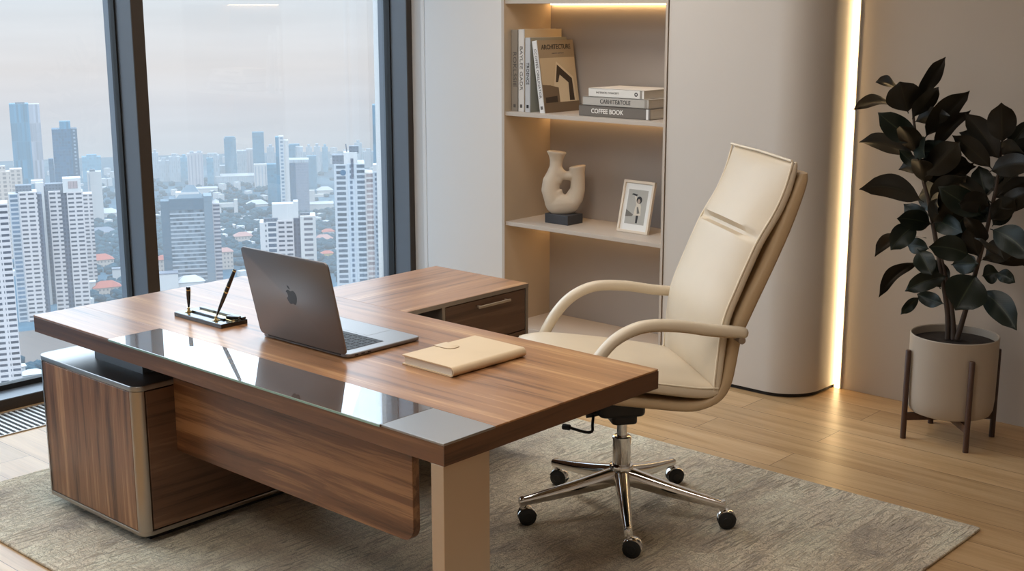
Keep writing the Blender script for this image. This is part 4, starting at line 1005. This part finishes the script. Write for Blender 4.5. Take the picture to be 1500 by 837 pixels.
lying('dark taupe coffee book at the bottom of the flat stack', -2.112, -1.640, 3.14, 3.42, SZ, .057, M['bk_stack_dark'], 'COFFEE BOOK', M['ink_white'], .034, .215, -.045, .0006)
lying('grey book in the middle of the flat stack', -2.090, -1.655, 3.145, 3.42, SZ+.0575, .046, M['bk_stack_mid'], 'CARHITE&TOLE', M['ink'], .032, .20, .0)
lying('white book with a ring mark on top of the flat stack', -2.055, -1.690, 3.15, 3.42, SZ+.104, .045, M['bk_stack_white'], 'INTERIOR CONCEPT', M['ink_grey'], .014, .15, -.055, mark=True)

# sculpture
scu = thing('sculpture', 'beige stoneware ring vase with two necks on a dark block', 'sculpture', (-2.31, 3.257, .676))
obj('plinth', bx((-.084, -.066, 0), (.084, .066, .054), .002, 2), M['plinth'], scu, label='charcoal block base')
b = new()
SQ = .78
def sx(p): return ((p[0]+2.295)*SQ, 0, (p[1]-.731)*1.0+.052)
A_ = [(-2.285, .765, .05), (-2.335, .785, .062), (-2.375, .815, .066), (-2.393, .865, .067), (-2.385, .915, .064), (-2.366, .957, .053), (-2.355, .995, .045), (-2.352, 1.03, .046), (-2.351, 1.055, .056), (-2.350, 1.079, .073), (-2.350, 1.083, .069), (-2.350, 1.07, .050), (-2.351, 1.04, .034), (-2.352, 1.0, .028)]
B_ = [(-2.285, .765, .05), (-2.24, .785, .055), (-2.21, .82, .056), (-2.196, .87, .054), (-2.195, .92, .052), (-2.199, .955, .053), (-2.200, .985, .059), (-2.199, 1.0, .062), (-2.199, 1.002, .056), (-2.200, .985, .048), (-2.200, .96, .036)]
C_ = [(-2.38, .945, .045), (-2.33, .950, .037), (-2.29, .947, .032), (-2.24, .946, .036), (-2.20, .94, .045)]
D_ = [(-2.290, .730, .070), (-2.292, .742, .096), (-2.297, .768, .122), (-2.302, .795, .134), (-2.303, .815, .120), (-2.297, .838, .075)]
E_ = [(-2.356, 1.0, .040), (-2.335, .965, .042), (-2.30, .948, .034)]
F_ = [(-2.21, .965, .042), (-2.235, .950, .040), (-2.27, .946, .034)]
G_ = [(-2.345, .925, .05), (-2.322, .938, .032), (-2.30, .943, .022)]
H_ = [(-2.355, .855, .05), (-2.335, .822, .046), (-2.29, .803, .044), (-2.25, .820, .042), (-2.222, .855, .04)]
for ch_ in (E_, F_, G_, H_): tube(b, [sx(p) for p in ch_], [p[2]*SQ for p in ch_], 20, ru=1, rw=1.0, up0=(.7, 0, .7))
for ch_ in (A_, B_, C_, D_):
    P_ = smooth_path([(p[0], p[1], p[2]) for p in ch_], 4) if ch_ in (A_[:0],) else [Vector(p) for p in ch_]
    tube(b, [sx(p) for p in P_], [p[2]*SQ for p in P_], 28, ru=1, rw=.92 if ch_ is not D_ else .52, up0=(1, 0, 0) if ch_ is not C_ else (0, 0, 1))
# tilt the spout rim up to the right
for v_ in b.verts:
    if v_.co.z > .27 and v_.co.x > .02: v_.co.z += (v_.co.x-.075)*.22
    if v_.co.z > .37: v_.co.z -= (v_.co.x+.043)*.08
body = obj('vase_body', b, M['sculpt'], scu, rot=(0, 0, math.radians(36)))
rm = body.modifiers.new('r', 'REMESH'); rm.mode = 'VOXEL'; rm.voxel_size = .003
sm = body.modifiers.new('s', 'SMOOTH'); sm.iterations = 26; sm.factor = .55
dg = bpy.context.evaluated_depsgraph_get(); dg.update()
me2 = bpy.data.meshes.new_from_object(body.evaluated_get(dg)); body.modifiers.clear(); body.data = me2
for p in me2.polygons: p.use_smooth = True

# picture frame, leaning back
pf = thing('picture_frame', 'small ivory photo frame with a black and white portrait on the middle shelf', 'picture frame', (-1.817, 3.240, .676), math.radians(-1.6))
tl = math.atan2(.062, .272)
MF = Matrix.Rotation(PI/2-tl, 4, 'X')
FWd, FH = .21, .283
b = new()
for lo, hi in (((-FWd/2, 0, -.012), (FWd/2, .014, .006)), ((-FWd/2, FH-.014, -.012), (FWd/2, FH, .006)), ((-FWd/2, .014, -.012), (-FWd/2+.014, FH-.014, .006)), ((FWd/2-.014, .014, -.012), (FWd/2, FH-.014, .006))): box(b, lo, hi, .001, 1)
b.transform(MF); obj('frame', b, M['frame_ivory'], pf)
b = bx((-FWd/2+.012, .012, -.010), (FWd/2-.012, FH-.012, -.002)); b.transform(MF); obj('mat_board', b, M['mat_white'], pf)
b = bx((-FWd/2+.004, .004, -.016), (FWd/2-.004, FH-.004, -.0115)); b.transform(MF); obj('backing', b, M['gap'], pf)
b = bx((-.002, .0, -.09), (.03, .004, -.086)); 
b = new(); prism(b, [(-.02, .18), (.02, .18), (.03, .0), (-.03, .0)], -.003, 0); b.transform(Matrix.Translation((0, .105, 0)) @ Matrix.Rotation(PI/2+.28, 4, 'X')); obj('easel_leg', b, M['gap'], pf)
def ph(pts, mat, lift, name, par):
    b = new(); poly(b, [MF @ Vector((x, y, -.002+lift)) for x, y in pts]); return obj(name, b, M[mat], par)
PW, PH0, PH1 = .066, .048, .235
pr_ = ph([(-PW, PH0), (PW, PH0), (PW, PH1), (-PW, PH1)], 'photo_bg', .0004, 'photo', pf)
ph([(-PW, PH0), (PW, PH0), (PW, PH0+.035), (-.01, PH0+.045), (-PW, PH0+.05)], 'photo_bg', .0006, 'photo_floor', pr_)
ph([(-PW, .085), (-.02, .09), (-.015, .10), (-PW, .125)], 'photo_low', .0007, 'photo_shadow', pr_)
def ell(cx, cy, rx, ry, n=18, a=0): return [(cx+rx*math.cos(2*PI*i/n)*math.cos(a)-ry*math.sin(2*PI*i/n)*math.sin(a), cy+rx*math.cos(2*PI*i/n)*math.sin(a)+ry*math.sin(2*PI*i/n)*math.cos(a)) for i in range(n)]
ph([(.008, .055), (.02, .055), (.022, .10), (.006, .10)], 'photo_dark', .0008, 'photo_legs', pr_)
ph([(-.012, .095), (.036, .098), (.030, .150), (.022, .165), (.004, .162), (-.008, .140)], 'photo_coat', .0009, 'photo_coat', pr_)
ph([(.0, .150), (.006, .165), (-.012, .205), (-.02, .20)], 'photo_coat', .0010, 'photo_arm', pr_)
ph([(-.045, .208), (-.008, .200), (.0, .208), (-.03, .214)], 'photo_dark', .0011, 'photo_stick', pr_)
ph(ell(.014, .180, .019, .020), 'photo_dark', .0012, 'photo_hair', pr_)
ph(ell(.012, .173, .010, .013), 'photo_skin', .0014, 'photo_face', pr_)
ph([(.010, .105), (.028, .110), (.012, .145), (.004, .140)], 'photo_low', .0013, 'photo_bag', pr_)
# ================================================================== plant, pot and stand
PC = (.073, 3.065)
st_ = thing('plant_stand', 'dark walnut four-legged plant stand on the wood floor', 'plant stand', (PC[0], PC[1], 0))
for sx_, sy_ in ((-1, -1), (1, -1), (1, 1), (-1, 1)):
    b = lathe(new(), [(.0125, 0), (.0125, .400), (.010, .403)], 16, (sx_*.1425, sy_*.1405, 0)); obj('leg', b, M['stand_wood'], st_, 40)
for a in (PI/4, -PI/4):
    b = bx((-.195, -.009, .085), (.195, .009, .118)) if a > 0 else bx((-.195, -.009, .086), (.195, .009, .1185))
    b.transform(Matrix.Rotation(a, 4, 'Z')); obj('cross_bar', b, M['stand_wood'], st_)
pot = thing('plant_pot', 'round warm white ceramic pot held in the walnut stand', 'pot', (PC[0], PC[1], .119))
obj('vessel', lathe(new(), [(.10, 0), (.150, .002), (.170, .010), (.180, .03), (.184, .08), (.186, .34), (.1865, .352), (.183, .355), (.179, .352), (.178, .25)], 56), M['pot'], pot, 35)
b = new(); rings = []
for i in range(9):
    r = .178*i/8; n = 40
    rings.append([b.verts.new((r*math.cos(2*PI*k/n), r*math.sin(2*PI*k/n), .320+(.006*math.sin(k*3.1+i*2.2)*random.random() if i < 8 else 0))) for k in range(n)] if i else [b.verts.new((0, 0, .322))])
for k in range(40): b.faces.new([rings[0][0], rings[1][k], rings[1][(k+1) % 40]])
for a, c in zip(rings[1:], rings[2:]):
    for k in range(40): j = (k+1) % 40; b.faces.new([a[k], c[k], c[j], a[j]])
obj('soil', b, M['soil'], pot, 180)
pt = thing('rubber_plant', 'dark green rubber plant with broad glossy leaves growing in the pot', 'plant', (PC[0], PC[1], .43))
O = Vector((PC[0], PC[1], .43))
for sIdx, s in enumerate(STEMS):
    s = [list(p) for p in s]
    pth = [Vector(p)-O for p in smooth_path(s, 5)]; n = len(pth)
    b = new(); tube(b, pth, [.0125*(1-.62*i/(n-1)) for i in range(n)], 10); obj('stem', b, M['stem'], pt, 60)
CAM = Vector((2.2928, -2.2649, 1.8769))
def leaf(bp, tp, wv, arch):
    bp = Vector(bp); tp = Vector(tp); ax = tp-bp; ln = ax.length; axn = ax.normalized()
    view = (CAM-bp).normalized()
    face = (view - axn*view.dot(axn)).normalized(); side0 = axn.cross(face).normalized()
    wv *= 1.12; Wr = max(wv, .42*ln); Wr = min(Wr, max(wv, .62*ln)); f = max(.25, min(1, wv/Wr))
    g = math.sqrt(max(0, 1-f*f))
    side = (side0*f + face*g*(1 if side0.z > 0 else -1)).normalized(); nrm = side.cross(axn).normalized()
    if nrm.z < 0: nrm = -nrm; side = -side
    upv = Vector((0, 0, 1)) - axn*axn.z
    b = new(); uvl = b.loops.layers.uv.new('UVMap'); NL, NW = 16, 8; rows = []
    pet = .10
    for i in range(NL+1):
        u = i/NL
        c = bp + ax*u + upv*(arch*ln*4*u*(1-u)*.5)
        q = max(0, (u-pet)/(1-pet))
        w = Wr*.5*(math.sin(PI*min(1, q**.85))**.62 if 0 < q < 1 else 0)
        if q > .80: w = Wr*.5*max(0, (math.sin(PI*.80**.85)**.62)*(1-(q-.80)/.20)**1.15)
        w = max(w, .0022 if u <= pet+.02 else .0006)
        row = []
        for j in range(NW+1):
            v = (j/NW)*2-1
            p = c + side*(w*v) + nrm*(abs(v)*w*.30 - .10*w*v*v) + nrm*(.006*math.sin(u*9+bp.x*40)*abs(v))
            row.append(b.verts.new(p-O))
        rows.append(row)
    for i in range(NL):
        for j in range(NW):
            fc = b.faces.new([rows[i][j], rows[i][j+1], rows[i+1][j+1], rows[i+1][j]])
            for lp, (a_, c_) in zip(fc.loops, ((i, j), (i, j+1), (i+1, j+1), (i+1, j))): lp[uvl].uv = (c_/NW, a_/NL)
    return b
rl = random.Random(5)
EXTRA = []
for i in range(26):       # inner leaves filling the heads around the two main stems
    s = STEMS[i % 2]; q = rl.uniform(.32, .9)*(len(s)-1); k = int(q); a, c = Vector(s[k]), Vector(s[min(k+1, len(s)-1)])
    p = a.lerp(c, q-k); an = rl.uniform(0, 2*PI); el = rl.uniform(-.15, .9); ln = rl.uniform(.18, .25)
    d = Vector((math.cos(an)*math.cos(el), math.sin(an)*math.cos(el), math.sin(el)))
    EXTRA.append((tuple(p), tuple(p+d*ln), rl.uniform(.06, .085), rl.uniform(.0, .18)))
for bp, tp, wv, arch in LEAVES+EXTRA: obj('leaf', leaf(bp, tp, wv, arch), M['leaf'], pt, 180)

# ================================================================== city outside, far below the window
GZ = -300.0
def block(bm, x0, x1, y0, y1, z0, z1):
    uvl = bm.loops.layers.uv.verify()
    def quad(ps, uvs):
        f = bm.faces.new([bm.verts.new(p) for p in ps])
        for lp, uv in zip(f.loops, uvs): lp[uvl].uv = uv
    w, d, h = x1-x0, y1-y0, z1-z0
    quad(((x0,y0,z0),(x1,y0,z0),(x1,y0,z1),(x0,y0,z1)), ((0,-h),(w,-h),(w,0),(0,0)))
    quad(((x1,y0,z0),(x1,y1,z0),(x1,y1,z1),(x1,y0,z1)), ((0,-h),(d,-h),(d,0),(0,0)))
    quad(((x1,y1,z0),(x0,y1,z0),(x0,y1,z1),(x1,y1,z1)), ((0,-h),(w,-h),(w,0),(0,0)))
    quad(((x0,y1,z0),(x0,y0,z0),(x0,y0,z1),(x0,y1,z1)), ((0,-h),(d,-h),(d,0),(0,0)))
    quad(((x0,y0,z1),(x1,y0,z1),(x1,y1,z1),(x0,y1,z1)), ((0,0),(.01,0),(.01,.01),(0,.01)))
    return bm
for name, label, group, x, y, rz, blocks in CITY:
    cat = 'building'
    t = thing(name, label, cat, (x, y, GZ), math.radians(rz), group); t.empty_display_size = 5
    for part, x0, x1, y0, y1, z0, z1, m in blocks:
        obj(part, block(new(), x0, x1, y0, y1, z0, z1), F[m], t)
    if 'round emblem' in label:
        a = blocks[0]; zt = a[6]; xc = (a[1]+a[2])/2+2
        b = new(); N = 24
        vs = [b.verts.new((xc+2.6*math.cos(2*PI*i/N), -.35, zt-7+2.6*math.sin(2*PI*i/N))) for i in range(N)]; b.faces.new(vs)
        obj('round_emblem', b, F['deep_glass'], t)
        b = new(); tube(b, [(xc+4, 8, zt+6), (xc+3, 8, zt+17)], .5, 6); obj('roof_mast', b, F['grey_steel'], t)
    if 'banded windows' in label:
        zt = blocks[2][6]; b = new(); uvl = b.loops.layers.uv.verify()
        base = [b.verts.new(p) for p in ((-14, 4, zt), (14, 4, zt), (14, 18, zt), (-14, 18, zt))]; ap = [b.verts.new((-2, 11, zt+13)), b.verts.new((5, 11, zt+13))]
        for f in ((0, 1, 5, 4)[:4],): b.faces.new([base[0], base[1], ap[1], ap[0]])
        b.faces.new([base[1], base[2], ap[1]]); b.faces.new([base[2], base[3], ap[0], ap[1]]); b.faces.new([base[3], base[0], ap[0]])
        obj('pitched_roof', b, F['slate_light'], t)
for name, label, group, x, y, rz, w, h, roof, wall, flat_ in HOUSES:
    t = thing(name, label, 'house' , (x, y, GZ), math.radians(rz+(8 if not flat_ else 0)), group); t.empty_display_size = 3
    d = max(8, w*.55); rh = 0 if flat_ else min(w*.22, 6)
    obj('wall', block(new(), -w/2, w/2, 0, d, 0, h if flat_ else max(2.5, h-rh*.4)), F['plain_beige' if (not flat_ and h > 9 and wall == 'plain_white' and roof != 'white') else wall], t)
    b = new(); b.loops.layers.uv.verify(); e = 1.2; z0 = h if flat_ else max(2.5, h-rh*.4)
    if flat_: block(b, -w/2-.4, w/2+.4, -.4, d+.4, z0, z0+1.2)
    else:
        q = [b.verts.new(p) for p in ((-w/2-e, -e, z0), (w/2+e, -e, z0), (w/2+e, d+e, z0), (-w/2-e, d+e, z0))]
        r0, r1 = b.verts.new((-w*.22, d/2, z0+rh)), b.verts.new((w*.22, d/2, z0+rh))
        b.faces.new([q[0], q[1], r1, r0]); b.faces.new([q[1], q[2], r1]); b.faces.new([q[2], q[3], r0, r1]); b.faces.new([q[3], q[0], r0])
    obj('roof', b, F[roof], t)
b = new(); b.faces.new([b.verts.new(p) for p in [(2.3+2750*math.cos(math.radians(a_)), -2.3+2750*math.sin(math.radians(a_)), GZ) for a_ in range(96, 216, 4)] + [(-180, -300, GZ), (-180, 300, GZ)]])
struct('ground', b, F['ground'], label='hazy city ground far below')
b = new(); b.loops.layers.uv.verify(); b.faces.new([b.verts.new(p) for p in ((-1150, 520, GZ+.4), (-1000, 455, GZ+.4), (-1010, 560, GZ+.4), (-1120, 610, GZ+.4))])
struct('field', b, F['field'], label='bare brown lot at the foot of the towers')
# tree canopy: countless crowns, one object
rnd = random.Random(11); b = new()
keep = [(x, y, 16) for _, _, _, x, y, *_ in CITY] + [(x, y, 12) for _, _, _, x, y, *_ in HOUSES]
ico = bmesh.new(); bmesh.ops.create_icosphere(ico, subdivisions=1, radius=1); iv = [v.co.copy() for v in ico.verts]; iff = [[v.index for v in f.verts] for f in ico.faces]; ico.free()
made = 0
patch = [(-1600, 1130, 150, 130), (-1500, 900, 60, 90), (-1450, 1150, 110, 110), (-1290, 1080, 70, 70), (-1330, 940, 80, 80), (-990, 470, 50, 40), (-1240, 720, 60, 60), (-1600, 900, 120, 120), (-1800, 1250, 200, 200), (-1380, 800, 70, 80), (-1150, 980, 90, 60), (-1480, 1000, 90, 90)]
while made < 2600:
    cx, cy, sx_, sy_ = rnd.choice(patch); x = rnd.gauss(cx, sx_*.6); y = rnd.gauss(cy, sy_*.6)
    if any((x-a)**2+(y-c)**2 < r*r for a, c, r in keep): continue
    r = rnd.uniform(3.5, 7.5); q = rnd.uniform(.55, .9)
    vs = [b.verts.new((x+v.x*r*rnd.uniform(.85, 1.15), y+v.y*r*rnd.uniform(.85, 1.15), GZ+r*.5+v.z*r*q)) for v in iv]
    for f in iff: b.faces.new([vs[i] for i in f])
    made += 1
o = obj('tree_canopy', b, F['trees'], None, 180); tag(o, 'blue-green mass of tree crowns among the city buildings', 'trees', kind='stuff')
# scattered low rooftops, one object
b = new(); b.loops.layers.uv.verify()
made = 0
while made < 420:
    d_ = rnd.uniform(1250, 2700); a_ = math.radians(rnd.uniform(133, 158)); x, y = 2.3+d_*math.cos(a_), -2.3+d_*math.sin(a_)
    if any((x-q)**2+(y-c)**2 < (r+9)**2 for q, c, r in keep): continue
    w = rnd.uniform(5, 13); dd = rnd.uniform(5, 10); h = rnd.uniform(3, 7) if d_ < 2000 else rnd.uniform(4, 14)
    block(b, x-w/2, x+w/2, y-dd/2, y+dd/2, GZ, GZ+h); made += 1
o = obj('low_rooftops', b, F['white']); tag(o, 'scatter of tiny pale low roofs across the distant city', 'rooftops', kind='stuff')

# ================================================================== sky and light
w = bpy.data.worlds.new('sky'); SC.world = w; w.use_nodes = True; nt = w.node_tree; nt.nodes.clear()
def wn(t_, **k):
    n = nt.nodes.new(t_)
    for a, c in k.items(): setattr(n, a, c)
    return n
tc = wn('ShaderNodeTexCoord'); sp = wn('ShaderNodeSeparateXYZ'); nt.links.new(tc.outputs['Generated'], sp.inputs[0])
mr = wn('ShaderNodeMapRange'); nt.links.new(sp.outputs[2], mr.inputs[0]); mr.inputs[1].default_value = -.16; mr.inputs[2].default_value = .16
cr = wn('ShaderNodeValToRGB'); nt.links.new(mr.outputs[0], cr.inputs[0])
stops = [(0, srgb(196, 208, 220)), (.16, srgb(206, 214, 223)), (.27, srgb(214, 216, 222)), (.36, srgb(222, 219, 220)), (.46, srgb(220, 222, 226)), (.56, srgb(214, 222, 229)), (.75, srgb(206, 222, 234)), (1, srgb(206, 224, 240))]
while len(cr.color_ramp.elements) < len(stops): cr.color_ramp.elements.new(.5)
for e, (p, c) in zip(cr.color_ramp.elements, stops): e.position = p; e.color = c
mp = wn('ShaderNodeMapping'); nt.links.new(tc.outputs['Generated'], mp.inputs[0]); mp.inputs['Scale'].default_value = (3, 3, 38)
nz = wn('ShaderNodeTexNoise'); nt.links.new(mp.outputs[0], nz.inputs['Vector']); nz.inputs['Scale'].default_value = 1.6; nz.inputs['Detail'].default_value = 4
m2 = wn('ShaderNodeMapRange'); nt.links.new(nz.outputs['Fac'], m2.inputs[0]); m2.inputs[1].default_value = .3; m2.inputs[2].default_value = .7; m2.inputs[3].default_value = 1.10; m2.inputs[4].default_value = 1.19
mx = wn('ShaderNodeVectorMath', operation='SCALE'); nt.links.new(cr.outputs[0], mx.inputs[0]); nt.links.new(m2.outputs[0], mx.inputs['Scale'])
st = wn('ShaderNodeMapRange'); nt.links.new(sp.outputs[2], st.inputs[0]); st.inputs[1].default_value = .02; st.inputs[2].default_value = .45; st.inputs[3].default_value = 1.0; st.inputs[4].default_value = SKY_UP
bg = wn('ShaderNodeBackground'); nt.links.new(mx.outputs[0], bg.inputs[0]); nt.links.new(st.outputs[0], bg.inputs[1])
ow = wn('ShaderNodeOutputWorld'); nt.links.new(bg.outputs[0], ow.inputs[0])

def area(name, loc, rot, sx_, sy_, power, col):
    l = bpy.data.lights.new(name, 'AREA'); l.shape = 'RECTANGLE'; l.size = sx_; l.size_y = sy_; l.energy = power; l.color = col
    o = bpy.data.objects.new(name, l); COL.objects.link(o); o.location = loc; o.rotation_euler = rot; return o
# recessed ceiling panels
for i, (x, y) in enumerate(((-1.3, .4), (.3, -.4), (-1.7, 2.0), (.3, -1.9))):
    area('ceiling_light', (x, y, CEIL-.012), (0, 0, 0), .9, .9, CEIL_W, (1.0, .955, .89))
# daylight from the bright upper sky, weak overcast sun on the city fronts
s = bpy.data.lights.new('sun', 'SUN'); s.energy = 1.1; s.angle = .5; s.color = (1, .95, .9)
so = bpy.data.objects.new('sun', s); COL.objects.link(so); so.rotation_euler = Vector((-.75, .45, -.55)).to_track_quat('-Z', 'Y').to_euler(); so.location = (0, 0, 60)
if PORTAL:
    l = area('window_portal', (-3.70, -.2, 1.4), (0, -PI/2, 0), 2.7, 6.4, 1, (1, 1, 1)); l.data.cycles.is_portal = True

# ================================================================== camera
cam = bpy.data.cameras.new('camera'); co = bpy.data.objects.new('camera', cam); COL.objects.link(co)
cam.sensor_fit = 'HORIZONTAL'; cam.sensor_width = 36; cam.lens = 36*1886.6/1500; cam.clip_start = .05; cam.clip_end = 8000
yaw, pit, roll = 2.3064, -.2144, -.0014
fw = Vector((math.cos(pit)*math.cos(yaw), math.cos(pit)*math.sin(yaw), math.sin(pit)))
rt = Vector((math.sin(yaw), -math.cos(yaw), 0)); up = rt.cross(fw)
r2 = rt*math.cos(roll)+up*math.sin(roll); u2 = -rt*math.sin(roll)+up*math.cos(roll)
mw = Matrix((r2, u2, -fw)).transposed().to_4x4(); mw.translation = CAM; co.matrix_world = mw
SC.camera = co
SC.view_settings.view_transform = 'Standard'; SC.view_settings.look = 'None'; SC.view_settings.exposure = EXPO; SC.view_settings.gamma = 1
cy = SC.cycles; cy.max_bounces = 8; cy.diffuse_bounces = 4; cy.glossy_bounces = 4; cy.transparent_max_bounces = 12; cy.caustics_reflective = False; cy.caustics_refractive = False; cy.sample_clamp_indirect = 4; cy.use_denoising = True
